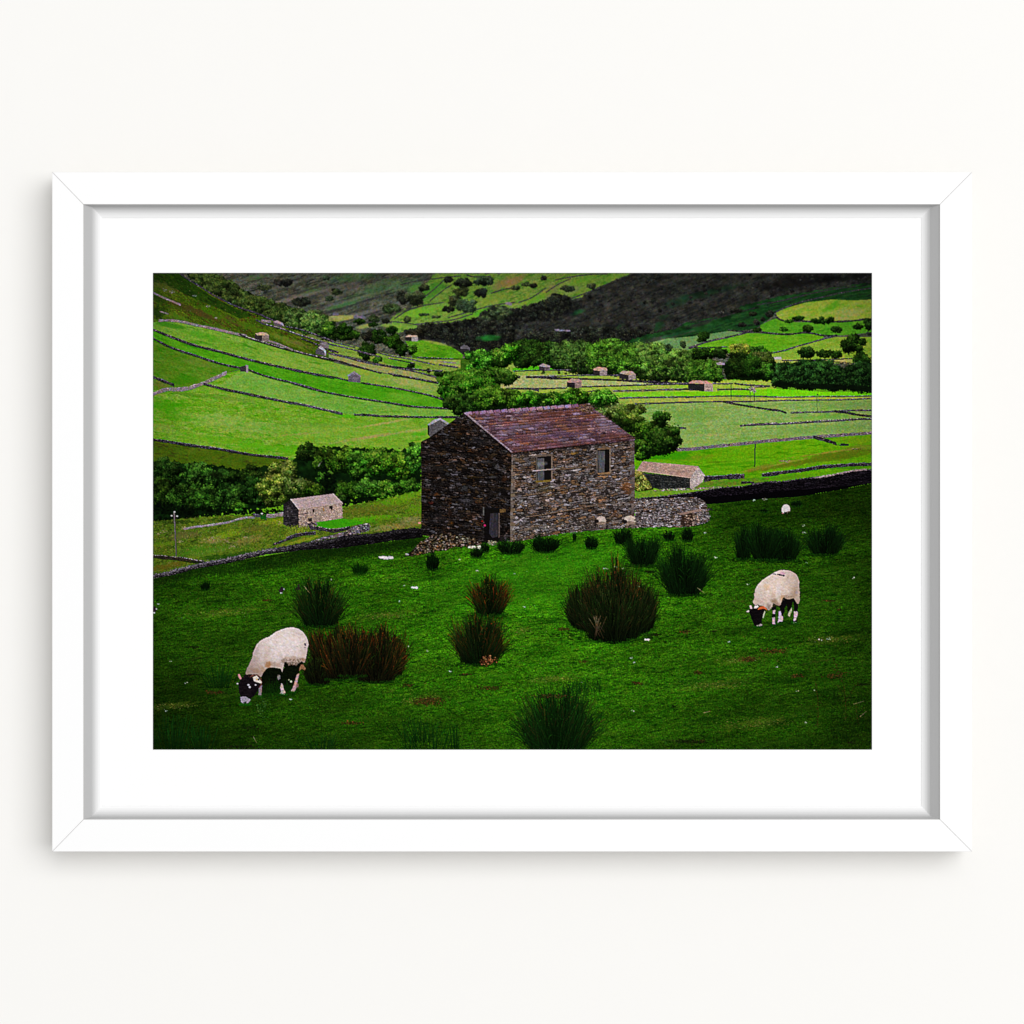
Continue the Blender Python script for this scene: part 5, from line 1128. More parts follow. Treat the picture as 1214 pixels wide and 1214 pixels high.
for sx_, ex, in ((98, 112),):                        # pale quoins up the near corner
    for k in range(24):
        y0 = 405 + k * 27.5
        c = arr([(146, 134, 128), (124, 108, 98), (110, 100, 96), (134, 112, 90)][k % 4])
        fill(P('N', sx_ - 6, y0, ex + (18 if k % 2 else 2), y0 - 2, ex + (18 if k % 2 else 2), y0 + 22, sx_ - 6, y0 + 24), c, c * .75, 1.5, .8, idn=barn, fine=.12)
for k in range(26):
    y0 = 310 + k * 25
    c = arr([(116, 104, 98), (96, 84, 82), (84, 62, 54), (126, 112, 106)][k % 4])
    fill(P('N', 1012 if k % 2 else 1000, y0, 1036, y0 - 2, 1036, y0 + 20, 1012 if k % 2 else 1000, y0 + 22), c, c * .75, 1.5, .8, idn=barn, fine=.12)
x, y = in_poly_points(P('N', 95, 960, 1036, 870, 1036, 960, 700, 990, 400, 1025, 95, 1070), 420)
dabs(x, y, rng.uniform(.4, .8, len(x)), pick([(150, 146, 150), (124, 112, 104), (176, 168, 162), (52, 44, 40), (96, 84, 70)], len(x)), barn, .8, flat=.55)
# shadow the eaves throw
e = P('N', 92, 398, 1036, 294)
for k in range(9):
    xx = np.linspace(e[0][0], e[1][0], 700); yy = np.linspace(e[0][1], e[1][1], 700) + k / S * .9
    put(xx, yy, np.broadcast_to(arr((12, 9, 9)), (700, 3)), barn, a=.95 if k < 3 else .55 - .06 * k)
GAB = P('M', 58, 312, 120, 280, 200, 225, 290, 160, 378, 97, 400, 97, 490, 172, 580, 250, 670, 322, 746, 392, 738, 700, 733, 1066, 640, 1070, 540, 1080, 400, 1060, 200, 1040, 60, 1020, 60, 600)
GP = [(34, 29, 27), (26, 22, 21), (44, 39, 38), (60, 55, 57), (20, 17, 16), (38, 30, 24), (52, 40, 28), (30, 26, 26), (74, 70, 74), (28, 25, 24)]
masonry(GAB, P('M', 58, 60, 735, 132, 735, 1072, 58, 1010), 54, 22, GP, (10, 8, 8), b_gab, 72, gapw=.2, fine=.2, tint=(1.2, .88, .6), warp=.5)
x, y = in_poly_points(GAB, 1100)
dabs(x, y, rng.uniform(.3, .7, len(x)), pick([(70, 68, 72), (12, 10, 10), (58, 46, 32), (84, 82, 86), (30, 28, 28), (10, 8, 8)], len(x)), b_gab, .6, flat=.5)
for px, py, rx, ry, c, a in [(550, 462, 9, 2, (96, 94, 102), .7), (630, 500, 4, 3, (120, 120, 126), .8), (540, 440, 14, 2, (80, 50, 26), .6), (105, 610, 4, 3, (116, 118, 122), .8), (390, 665, 5, 3, (104, 106, 110), .7), (610, 580, 4, 2, (96, 96, 98), .7), (440, 580, 8, 2, (84, 62, 18), .6), (175, 712, 3, 3, (130, 74, 30), .8), (130, 775, 3.5, 2, (110, 34, 24), .7), (290, 930, 3.5, 1.7, (150, 92, 30), .8),
                             (695, 590, 5, 5, (74, 36, 18), .7), (410, 760, 11, 4, (74, 72, 78), .6), (250, 310, 4, 2, (90, 90, 92), .6), (160, 400, 5, 2.5, (84, 60, 44), .6), (320, 260, 10, 3, (52, 38, 22), .5), (320, 410, 9, 2, (84, 58, 36), .6), (260, 560, 3, 2.5, (90, 92, 94), .7), (480, 300, 14, 5, (50, 48, 54), .5), (200, 890, 12, 6, (60, 56, 62), .5), (640, 700, 18, 8, (28, 24, 22), .5),
                             (200, 500, 14, 5, (50, 46, 40), .5), (270, 340, 24, 4, (16, 13, 12), .5), (360, 390, 26, 3, (12, 10, 9), .6), (690, 900, 6, 20, (20, 16, 15), .5)]:
    x, y = P('M', px, py)[0]; wash(x, y, rx * .8, ry * .8, [v * .8 for v in c], a * .7, 5, nz=1.6, sc=1.6, only=b_gab)
x, y = in_poly_points(P('M', 180, 260, 378, 110, 560, 260, 500, 330, 260, 340), 160)
dabs(x, y, rng.uniform(.4, .8, len(x)), pick([(58, 44, 26), (50, 50, 54), (14, 12, 12)], len(x)), b_gab, .6, flat=.5)
# roof
ROOF = P('M', 379, 93) + P('N', 0, 86, 150, 74, 300, 62, 450, 50, 600, 34, 690, 22, 720, 50, 735, 68, 800, 112, 860, 155, 940, 215, 1038, 284, 1036, 300, 800, 322, 600, 344, 400, 362, 200, 386, 108, 397)
RQ = P('M', 379, 93) + P('N', 712, 18, 1040, 290, 106, 398)
RP = [(92, 68, 84), (104, 78, 94), (82, 58, 70), (108, 72, 60), (118, 82, 64), (96, 62, 62), (122, 104, 124), (90, 64, 78), (76, 52, 60), (130, 108, 118)]
masonry(ROOF, RQ, 15, 24, RP, (50, 32, 38), b_roof, 73, gapw=.08, fine=.10, tint=(1.15, .92, .78), warp=.12, rowvar=.5)
for px, py, rx, ry, c, a in [(300, 150, 30, 3, (112, 60, 40), .55), (500, 260, 40, 3, (90, 66, 100), .5), (430, 100, 26, 3, (104, 56, 34), .55), (820, 200, 12, 6, (146, 130, 156), .6), (790, 150, 9, 3, (150, 136, 160), .5), (250, 300, 26, 4, (98, 62, 66), .4), (640, 210, 24, 3, (118, 70, 50), .5), (900, 270, 18, 3, (124, 76, 64), .5), (200, 200, 24, 3, (134, 118, 150), .45), (120, 360, 20, 3, (96, 62, 62), .6),
                             (560, 160, 30, 2, (72, 44, 62), .6), (700, 120, 14, 3, (120, 68, 36), .6), (400, 340, 40, 2.5, (94, 56, 60), .5), (60, 240, 12, 2, (146, 120, 140), .6), (90, 300, 6, 1.6, (150, 84, 36), .8), (950, 240, 8, 3, (126, 100, 120), .5)]:
    x, y = P('N', px, py)[0]; wash(x, y, rx, ry, c, a, -5, nz=1.0, sc=2.5, only=b_roof)
x, y = in_poly_points(ROOF, 900)
k = len(x); ll = rng.uniform(.4, 2.2, k)
strokes(x, y, x + ll, y - ll * .1, .5, pick([(160, 140, 170), (150, 90, 54), (54, 32, 44), (170, 110, 80), (120, 100, 134)], k), pick([(110, 80, 100), (130, 76, 46), (60, 38, 48)], k), b_roof, a=.6)
hR = homography(RQ); HI = np.linalg.inv(np.array([[hR[0], hR[1], hR[2]], [hR[3], hR[4], hR[5]], [hR[6], hR[7], 1]]))
def on_roof(u, v):
    p = HI @ np.array([u, v, np.ones_like(u)])
    return p[0] / p[2], p[1] / p[2]
for r_ in range(1, 15):                              # the thick lower edge of each course
    v = r_ / 15 + .012 * math.sin(r_ * 5)
    u = np.linspace(.0, 1.0, 900)
    x, y = on_roof(u, v + .004 * noise(u * 60, u * 0, 2, seed=r_ + 300, octaves=2))
    keep = rng.random(900) < .75
    put(x[keep], y[keep], pick([(38, 22, 30), (52, 32, 40)], int(keep.sum()), .2), b_roof, a=.7)
    keep = rng.random(900) < .4
    put(x[keep], y[keep] + .7, pick([(150, 128, 150), (140, 92, 74)], int(keep.sum()), .2), b_roof, a=.5)
u = np.full(600, .006); v = np.linspace(0, 1, 600)
for k in range(3):
    x, y = on_roof(u + k * .004, v); keep = rng.random(600) < .8
    put(x[keep], y[keep], pick([(150, 138, 152), (120, 100, 112), (172, 160, 170), (110, 80, 84)], int(keep.sum()), .12), b_roof)
x, y = on_roof(u * 0 - .006, v); put(x, y, np.broadcast_to(arr((8, 6, 7)), (600, 3)), b_gab); put(x - .5, y, np.broadcast_to(arr((10, 8, 8)), (600, 3)), b_gab)
x, y = on_roof(np.linspace(0, 1, 900), np.full(900, .99)); put(x, y, pick([(96, 58, 52), (70, 44, 42)], 900, .2), b_roof); put(x, y + .6, np.broadcast_to(arr((16, 10, 11)), (900, 3)), b_roof)
# ridge tiles
r0, r1 = P('M', 392, 96)[0], P('N', 612, 34)[0]
nt = 16
for k in range(nt):
    a, b = k / nt, (k + .86) / nt
    xa, ya, xb, yb = r0[0] + (r1[0] - r0[0]) * a, r0[1] + (r1[1] - r0[1]) * a, r0[0] + (r1[0] - r0[0]) * b, r0[1] + (r1[1] - r0[1]) * b
    c = arr([(168, 140, 172), (156, 124, 158), (176, 138, 150), (132, 96, 126), (170, 126, 148)][(k * 3 + k // 4) % 5])
    fill([(xa, ya - .8), (xb, yb - 1.6), (xb + 1.6, yb + 1.9), (xa + 1.6, ya + 2.4)], c, c * .8, 2, .8, idn=b_ridge, fine=.06)
    strokes([xb + .3], [yb - 1.4], [xb + 2.2], [yb + 2.2], .7, [(40, 22, 34)], [(52, 30, 40)], b_ridge, taper=False)
x, y = in_poly_points(P('N', 590, 50, 640, 34, 690, 24, 725, 62, 715, 90, 640, 84), 240)
dabs(x, y, rng.uniform(.4, .9, len(x)), pick([(60, 44, 24), (84, 56, 26), (30, 20, 16), (110, 84, 50), (120, 100, 90)], len(x)), b_roof, flat=.5)
x, y = in_poly_points(P('M', 420, 105, 470, 95, 480, 125, 440, 130), 40); dabs(x, y, .7, pick([(60, 44, 20), (84, 60, 24), (24, 16, 14)], len(x)), b_roof, flat=.5)
dabs(*[[v] for v in P('N', 690, 24)[0]], .9, pick([(170, 156, 160)], 1), b_roof)
# openings
def opening(q, planks, dark, frame, idn, t='N'):
    fill(P(t, *q), (14, 12, 13), (20, 17, 17), 2, idn=idn)
    if planks:
        fill(P(t, *planks), (98, 98, 102), (66, 66, 72), 1.0, 8, 0, idn=idn, fine=.08)
        xs = [p[0] for p in P(t, *planks)]; ys = [p[1] for p in P(t, *planks)]
        for k in range(5):
            xx = min(xs) + (max(xs) - min(xs)) * k / 5
            strokes([xx], [min(ys) + .5], [xx + .3], [max(ys) - .5], .5, [(60, 60, 64)], [(44, 44, 46)], idn, a=.7, taper=False)
opening((300, 426, 404, 418, 405, 604, 300, 610), (302, 440, 350, 436, 352, 600, 302, 606), None, None, b_win[0])
opening((757, 376, 846, 368, 846, 544, 757, 548), (762, 384, 812, 380, 808, 542, 762, 545), None, None, b_win[1])
x, y = P('N', 330, 480)[0]; wash(x, y, 3, 7, (130, 132, 136), .6, 80, only=b_win[0])
for q, c in [((290, 430, 300, 426, 300, 610, 290, 612), (96, 88, 82)), ((404, 420, 414, 418, 414, 604, 404, 606), (140, 120, 104)), ((284, 414, 420, 402, 420, 418, 284, 428), (112, 96, 84)), ((278, 608, 402, 600, 400, 614, 300, 624), (140, 116, 46)),
             ((748, 378, 757, 376, 757, 550, 748, 552), (110, 98, 90)), ((845, 366, 856, 364, 856, 546, 845, 548), (142, 124, 112)), ((752, 362, 858, 350, 858, 366, 752, 376), (124, 96, 72)), ((756, 548, 850, 542, 850, 556, 760, 562), (158, 122, 84))]:
    fill(P('N', *q), c, [v * .75 for v in c], 1.5, .8, idn=barn, fine=.1)
a, b = P('N', 268, 532, 470, 513); strokes([a[0]], [a[1]], [b[0]], [b[1]], 1.5, [(186, 176, 174)], [(136, 116, 106)], b_pole, taper=False); strokes([a[0]], [a[1] + .5], [b[0]], [b[1] + .5], .5, [(176, 164, 160)], [(126, 106, 96)], b_pole, taper=False); strokes([a[0]], [a[1] + 1.3], [b[0]], [b[1] + 1.3], .5, [(34, 28, 26)], [(30, 24, 22)], barn, taper=False)
fill(P('M', 536, 812, 655, 820, 655, 1064, 536, 1078), (12, 10, 10), (18, 15, 15), 2, idn=b_door)
fill(P('M', 582, 855, 640, 850, 640, 1030, 600, 1040, 575, 1010), (54, 51, 59), (36, 34, 40), 1.0, 8, 0, idn=b_door, fine=.12)
for q, c in [((528, 805, 536, 806, 536, 870, 528, 870), (100, 98, 96)), ((645, 850, 656, 850, 656, 1030, 645, 1040), (96, 82, 78)), ((655, 822, 700, 822, 700, 846, 655, 848), (118, 92, 54)), ((540, 806, 650, 812, 650, 824, 540, 820), (22, 20, 22))]:
    fill(P('M', *q), c, [v * .6 for v in c], 1.5, .8, idn=b_gab, fine=.12)
dabs([P('M', 522, 915)[0][0]], [P('M', 522, 915)[0][1]], 1.0, [(130, 26, 20)], b_gab); dabs([P('M', 540, 945)[0][0]], [P('M', 540, 945)[0][1]], 1.3, [(170, 40, 96)], b_gab)
# yard wall and its ruined end
yw = new_id('drystone_wall', None, 'ruined pale grey stone wall joined to the right end of the barn')
YW = P('O', 84, 376, 200, 372, 330, 366, 420, 360, 520, 352, 610, 352, 650, 372, 680, 392, 700, 420, 718, 470, 722, 560, 640, 586, 560, 600, 480, 608, 300, 606, 84, 612)
masonry(YW, P('O', 84, 366, 722, 350, 722, 606, 84, 614), 24, 22, FP[:7] + [(150, 138, 140), (130, 120, 124)], (24, 18, 18), yw, 74, gapw=.2, fine=.16, warp=.6, edge=3)
x, y = in_poly_points(YW, 700); dabs(x, y, rng.uniform(.35, .8, len(x)), pick([(160, 150, 156), (30, 22, 22), (120, 90, 70), (184, 174, 178), (70, 58, 56)], len(x)), yw, .8, flat=.55)
fill(P('O', 462, 490, 640, 452, 658, 462, 640, 474, 470, 504), (150, 122, 110), (120, 92, 80), 3, 1, idn=yw, fine=.1)
fill(P('O', 480, 520, 560, 490, 600, 500, 570, 600, 490, 604), (34, 24, 20), (60, 44, 36), 2, idn=yw, rough=1.5, fine=.2)
x, y = in_poly_points(P('O', 510, 505, 620, 490, 650, 560, 560, 600, 510, 600), 110); dabs(x, y, rng.uniform(.5, 1, len(x)), pick([(150, 124, 110), (100, 76, 64), (170, 150, 140), (50, 36, 30)], len(x)), yw, flat=.6)
x, y = P('O', 730, 458)[0]; dabs([x, x - 2, x + 1.5], [y, y - .5, y + .6], 1.5, [(34, 30, 40), (50, 44, 56), (30, 40, 20)], None, flat=.5)
a, b = P('O', 618, 372, 616, 440); strokes([a[0]], [a[1]], [b[0]], [b[1]], .8, [(40, 30, 30)], [(30, 22, 22)], yw)
# rubble at the foot of the gable
rb = new_id('rubble_heap', None, 'tumbled rubble at the foot of the dark gable')
RB = P('M', -70, 1178, 0, 1130, 60, 1070, 130, 1020, 240, 1005, 340, 1020, 430, 1035, 500, 1060, 530, 1085, 420, 1105, 320, 1108, 200, 1140, 60, 1160, -20, 1180)
fill(RB, (26, 20, 16), (14, 11, 9), 3, idn=rb, rough=1)
x, y = in_poly_points(RB, 520); o = np.argsort(y); x, y = x[o], y[o]
dabs(x, y + .5, rng.uniform(.7, 1.4, len(x)), pick([(16, 12, 10)], len(x)), rb, flat=.6)
dabs(x, y, rng.uniform(.4, 1.05, len(x)), pick([(110, 98, 84), (84, 72, 58), (140, 128, 116), (46, 38, 30), (66, 54, 40), (96, 72, 44)], len(x)), rb, flat=.6)
x, y = P('L', 1015, 622)[0]; dabs([x, x + 1], [y, y + .4], 1.5, [(190, 184, 182), (160, 150, 150)], rb, flat=.6)

# ---- sheep resting by the barn
def far_sheep(x, y, r, label, legs=True, head=None):
    s_ = new_id('sheep', None, label)
    if legs:
        for dx in (-.5, .45, .75):
            strokes([x + dx * r], [y + r * .5], [x + dx * r], [y + r * 1.5], .8, [(120, 108, 98)], [(90, 80, 72)], s_, taper=False)
    fill([(x + r * 1.0 * math.cos(a), y + r * .86 * math.sin(a)) for a in np.linspace(0, 6.28, 14)[:-1]], (206, 190, 180), (172, 154, 144), 2, 1.5, idn=s_, rough=.6, fine=.07)
    fill([(x + r * .9 * math.cos(a), y + r * .5 + r * .35 * math.sin(a)) for a in np.linspace(0, 6.28, 14)[:-1]], (150, 130, 116), (120, 100, 88), 2, 1.5, idn=s_, rough=.6, fine=.1)
    if head is not None:
        dabs([x + head[0]], [y + head[1]], r * .42, [(24, 20, 20)], s_)
    return s_
x, y = P('N', 783, 912)[0]; far_sheep(x, y - .6, 6.3, 'sheep standing against the barn wall, left of two', head=(-5.5, 1.0))
x, y = P('N', 1000, 908)[0]; far_sheep(x, y - .6, 6.5, 'sheep standing at the barn corner, right of two', head=(-6, 2))
x, y = P('N', 1040, 905)[0]; dabs([x], [y], 1.2, [(60, 50, 46)], None)
x, y = P('P', 440, 238)[0]
s_ = far_sheep(x, y, 5.2, 'small bright sheep grazing alone on the far right slope', False)
fill([(x - 5.4, y + 1), (x - 3, y - 4.4), (x + .5, y - 5.4), (x + 4, y - 3.6), (x + 4.6, y + 2.2), (x + 1, y + 3), (x - 3, y + 5), (x - 5.2, y + 3.4)], (222, 214, 212), (190, 180, 182), 2, idn=s_, fine=.05)
dabs([x + .5, x + 3, x - 1.6, x - 4], [y + 4.2, y + 4, y + 4.4, y + 5.2], 1.0, [(60, 40, 36), (44, 30, 26), (30, 26, 24), (150, 110, 100)], s_)
# lying sheep in front of the door
x, y = P('M', 480, 1110)[0]; s_ = new_id('sheep', None, 'white sheep lying before the barn door')
dabs(x + rng.uniform(-9, 9, 50), y + rng.normal(0, .8, 50), rng.uniform(.8, 1.5, 50), pick([(206, 196, 184), (176, 166, 150), (222, 214, 204)], 50, .05), s_)
x, y = P('M', 600, 1078)[0]; dabs(x + rng.uniform(-5, 5, 30), y + rng.normal(0, 1, 30), 1.0, pick([(150, 140, 120), (110, 110, 80)], 30), None)

# ---- rushes
G1 = [(22, 58, 12), (30, 74, 14), (44, 84, 22)]
G2 = [(14, 44, 10), (20, 56, 12)]
BR = [(74, 36, 12), (96, 48, 16), (50, 50, 16), (44, 28, 10)]
RED = [(140, 50, 16), (112, 42, 12), (80, 70, 24), (50, 76, 20), (40, 66, 16)]
MIXED = [(40, 56, 20), (58, 60, 28), (80, 42, 16), (26, 54, 14), (34, 60, 16)]
for cx, by, w, h, n, tips, lb in [
        (606, 657, 36, 18, 200, G1, None), (575, 655, 14, 12, 60, G1, None), (647, 655, 36, 21, 260, G2, 'dark rush clump at the foot of the barn front'), (681, 641, 6, 9, 24, G2, None), (701, 651, 19, 15, 150, G2, None), (738, 645, 26, 19, 160, G2, None),
        (793, 641, 18, 12, 70, G2, None), (815, 642, 17, 16, 120, G2, None), (565, 661, 20, 12, 90, G1, None), (513, 676, 20, 21, 120, G2, None), (944, 601, 16, 8, 60, G2, None), (906, 608, 12, 5, 30, G2, None),
        (762, 671, 42, 36, 420, G2, 'dark rush clump below the barn corner'), (881, 663, 24, 37, 260, G2, None), (930, 665, 40, 38, 400, G2, None), (905, 664, 38, 43, 400, G2, 'tallest of the dark rush clumps on the right'), (978, 658, 46, 34, 380, G2, 'dark rush clump furthest to the right'),
        (811, 706, 60, 56, 620, G2, 'big dark green rush clump below the yard wall'), (379, 743, 60, 56, 620, G1 + [(70, 60, 20)], 'green rush clump above the left sheep'),
        (581, 729, 48, 44, 420, RED, 'rush clump with bright rust red tips in the middle'),
        (568, 788, 64, 60, 560, MIXED + [(110, 50, 16)], 'loose rush clump with dry brown litter at its foot')]:
    small = h < 26
    if not small:
        x = cx + rng.normal(0, w * .32, 90); y = by + rng.normal(0, 1.6, 90)
        dabs(x, y, rng.uniform(.8, 2.2, 90), pick([(4, 22, 2), (6, 30, 3)], 90), None, .6, flat=.4)
    rushes(cx, by, w, h, int(n * 1.0), tips, base=(3, 7, 3), mid=(8, 26, 6) if tips is not BR else (18, 14, 6), label=lb, bw=.5 if small else .6, fringe=not small, spread=1.0 if w > 30 else .6, tipa=.35 if tips is G2 else .55)
MD, ML = (12, 22, 6), (18, 20, 8)
big = new_id('rush_clump', None, 'largest rush clump, brown and green, right of the middle')
DG = [(34, 50, 18), (24, 44, 12), (50, 56, 24), (60, 44, 20), (30, 58, 16)]
RT = [(96, 48, 18), (74, 40, 16), (50, 56, 20), (110, 64, 30)]
x = 724 + rng.normal(0, 38, 200); y = 754 + rng.normal(0, 4, 200)
dabs(x, y, rng.uniform(.8, 2.4, 200), pick([(4, 22, 2), (6, 30, 3)], 200), None, .6, flat=.4)
for cx, by, w, h, n, tips in [(690, 743, 44, 50, 220, DG), (700, 748, 56, 60, 380, DG), (762, 748, 36, 58, 220, DG), (752, 752, 50, 66, 380, DG), (724, 754, 58, 88, 560, RT + DG), (740, 758, 54, 70, 400, DG), (714, 760, 48, 62, 360, DG), (727, 762, 44, 60, 300, DG)]:
    rushes(cx, by, w, h, n, tips, big, base=(3, 6, 3), mid=MD, bw=.5, tipa=.4, ragged=.3, turf=True, fringe=True)
br1 = new_id('rush_clump', None, 'rusty brown rushes behind the left sheep'); br2 = new_id('rush_clump', None, 'rusty brown rush clump, widest on the left')
RB_ = [(116, 56, 18), (88, 44, 14), (40, 54, 14), (28, 56, 12), (76, 62, 24)]
x = 425 + rng.normal(0, 34, 200); y = 806 + rng.normal(0, 3, 200)
dabs(x, y, rng.uniform(.8, 2.4, 200), pick([(4, 22, 2), (6, 30, 3)], 200), None, .6, flat=.4)
for cx, by, w, h, n, tips, q_ in [(390, 792, 54, 52, 300, RB_, br1), (378, 812, 40, 40, 200, [(26, 50, 12), (40, 44, 14)], br1), (402, 806, 40, 52, 260, RB_, br1), (432, 800, 54, 62, 380, RB_, br2), (462, 802, 44, 60, 320, RB_, br2), (446, 809, 66, 58, 420, RB_, br2), (418, 802, 40, 60, 220, RB_, br2)]:
    rushes(cx, by, w, h, n, tips, q_, base=(5, 5, 3), mid=ML, bw=.5, tipa=.4, ragged=.3, turf=by > 800, fringe=True)
x, y = P('U', 268, 700)[0]; k = 90
dabs(x + rng.normal(0, 4.5, k), y + rng.normal(0, 2.2, k), rng.uniform(.5, 1.1, k), pick([(120, 74, 46), (90, 50, 28), (150, 100, 66), (60, 34, 20)], k), new_id('dry_litter', None, 'heap of dry brown litter at the foot of the middle rushes'), flat=.6)
rushes(427, 681, 22, 14, 70, [(14, 54, 8), (20, 62, 10)], base=(8, 34, 4), mid=(10, 40, 5), bw=.5, fringe=False, kind='rush_clump')
rushes(244, 700, 13, 11, 50, [(10, 34, 8)], base=(4, 16, 3), mid=(6, 24, 4), bw=.5, fringe=False)
for cx, by, w, h, n in [(262, 816, 34, 30, 70), (205, 890, 44, 44, 110), (240, 892, 30, 34, 60), (485, 892, 20, 44, 22), (515, 892, 40, 40, 46), (540, 890, 20, 40, 26), (500, 880, 60, 30, 40), (380, 892, 50, 24, 50)]:
    u = rng.normal(0, .4, n); hh = h * rng.uniform(.4, 1, n)
    strokes(cx + u * w * .5, np.full(n, by), cx + u * w * .8, by - hh, .6, pick([(4, 22, 4)], n), pick([(12, 50, 10), (18, 60, 14), (8, 36, 8)], n), None, bend=u * 2, a=.8)
q6 = rushes(661, 896, 96, 80, 700, [(22, 66, 14), (34, 84, 18), (60, 50, 20), (18, 54, 12)], base=(4, 14, 3), mid=(10, 38, 8), label='tall green rush clump cut by the bottom edge of the print', ragged=.28)
x, y = P('U', 600, 895)[0]; k = 70; dabs(x + rng.normal(0, 14, k), y + rng.normal(0, 1.3, k), rng.uniform(.4, .9, k), pick([(84, 44, 28), (60, 34, 18), (100, 62, 36)], k), None, .6, flat=.5)
k = 170; x = rng.uniform(672, 712, k); y = 817 + rng.normal(0, 4, k)
strokes(x, y, x + rng.normal(0, 1.5, k), y - rng.uniform(2, 9, k), .5, pick([(6, 32, 6)], k), pick([(10, 46, 12)], k), q6, a=.7)
x, y = P('U', 860, 520)[0]; strokes(x + rng.normal(0, 3, 14), y + rng.uniform(0, 16, 14), x + rng.normal(0, 5, 14), y - rng.uniform(4, 14, 14), .5, pick([(40, 30, 20)], 14), pick([(84, 74, 50)], 14))
for t, q in [('T', (112, 135, 146, 178)), ('S', (672, 1098, 692, 1135)), ('V', (350, 392, 385, 418)), ('V', (380, 992, 412, 984)), ('V', (1130, 1010, 1160, 985)), ('V', (1100, 950, 1150, 935))]:
    a, b = P(t, *q); strokes([a[0]], [a[1]], [b[0]], [b[1]], .6, [(150, 140, 100)], [(110, 100, 66)])
th = new_id('dead_thistle', None, 'dry brown thistle stalks near the lower right corner')
for q in [(1058, 1030, 1062, 900, 1040, 820, 1000, 730), (925, 1060, 932, 960, 918, 850), (1062, 940, 1100, 870, 1120, 850), (1000, 780, 1030, 800, 1080, 800), (1110, 960, 1120, 1040), (1060, 900, 1020, 860)]:
    a = along(P('V', *q), .5); keep = rng.random(len(a)) < .75
    put(a[keep, 0], a[keep, 1], pick([(60, 36, 16), (44, 30, 12), (30, 24, 10)], int(keep.sum()), .2), th, a=.85)
    s = rng.integers(0, len(a), len(a) // 2); dabs(a[s, 0] + rng.normal(0, 1.1, len(s)), a[s, 1] + rng.normal(0, 1.1, len(s)), .45, pick([(70, 42, 18), (34, 24, 10), (50, 60, 20)], len(s)), th, .7)
tf = new_id('weed', None, 'small leafy thistle below the left sheep')
x, y = P('S', 730, 900)[0]; k = 130
dabs(x + rng.normal(0, 4.5, k), y + rng.normal(0, 7, k), rng.uniform(.4, .9, k), pick([(14, 50, 10), (30, 70, 20), (60, 96, 44), (8, 30, 6)], k), tf, .7)
k = 260; x = rng.uniform(985, 1033, k); y = rng.uniform(825, 888, k); strokes(x, y, x + rng.normal(0, 2, k), y - rng.uniform(2, 8, k), .5, pick([(3, 16, 3)], k), pick([(8, 30, 6)], k), a=.5)

# ---- the left sheep
s1 = new_id('sheep', None, 'white sheep grazing at the lower left, black face to the grass')
s1h = new_id('head', s1, 'black sheep head with a white muzzle and curled horn'); s1l = new_id('legs', s1)
x, y = P('Q', 620, 980)[0]; dabs(x + rng.normal(0, 16, 260), y + rng.normal(1, 2.2, 260), rng.uniform(.8, 2, 260), pick([(4, 24, 2), (6, 32, 3)], 260), None, .5, flat=.4)
fill(P('Q', 430, 800, 480, 720, 540, 670, 690, 690, 730, 700, 745, 600, 830, 630, 960, 590, 1010, 580, 980, 660, 930, 740, 900, 850, 860, 950, 800, 990, 700, 940, 640, 1000, 520, 1010, 450, 1000, 440, 900), (5, 9, 4), (11, 18, 6), 3, idn=s1l, rough=1.2, fine=.25)  # dark shadow under the belly, painted in with the legs
k = 520; x = rng.uniform(311, 351, k); y = 818 + rng.normal(0, 3.6, k)
strokes(x, y + 3, x + rng.normal(0, .8, k), y - rng.uniform(.5, 3.5, k), .5, pick([(8, 34, 4), (14, 48, 6)], k), pick([(22, 62, 8), (10, 36, 5)], k), None, a=.65)
fill(P('Q', 705, 880, 722, 900, 735, 960, 758, 1000, 740, 1035, 682, 1022, 700, 990, 688, 940), (206, 190, 190), (160, 140, 140), 1.5, idn=s1l)
fill(P('Q', 655, 770, 690, 780, 690, 820, 665, 840, 650, 815), (150, 140, 136), (80, 76, 70), 1.5, idn=s1l)
fill(P('Q', 410, 930, 450, 910, 445, 985, 440, 1056, 400, 1052, 408, 990), (150, 136, 140), (110, 98, 100), 1.5, idn=s1l)
fill(P('Q', 905, 770, 940, 750, 915, 850, 905, 900, 895, 950, 872, 1000, 822, 992, 850, 945, 868, 900, 882, 850), (190, 160, 154), (150, 120, 116), 1.5, idn=s1l)
fill(P('Q', 900, 890, 928, 890, 922, 935, 900, 930), (120, 94, 84), None, idn=s1l); dabs([P('Q', 830, 862)[0][0]], [P('Q', 830, 862)[0][1]], 1.3, [(170, 176, 150)], s1l)
dabs([P('Q', 805, 838)[0][0]], [P('Q', 805, 838)[0][1]], .8, [(150, 150, 120)], s1l)
fill(P('Q', 960, 640, 990, 640, 1022, 690, 1010, 716, 970, 690, 940, 720, 940, 680), (190, 150, 116), (120, 80, 50), 1.2, idn=s1)
BODY = smooth(P('Q', 232, 765, 262, 680, 318, 570, 335, 470, 395, 350, 450, 312, 560, 265, 640, 205, 740, 165, 840, 150, 930, 168, 1000, 225, 1042, 300, 1058, 380, 1036, 470, 1022, 560, 1008, 620, 965, 592, 940, 620, 890, 640, 820, 635, 770, 605, 745, 600, 730, 660, 716, 752, 704, 690, 640, 680, 570, 675, 520, 680, 470, 730, 445, 790, 420, 800, 350, 765, 260, 775), 2)
fill(BODY, (226, 212, 210), (214, 196, 192), 5, 3, 30, idn=s1, fine=.035, rough=.35)
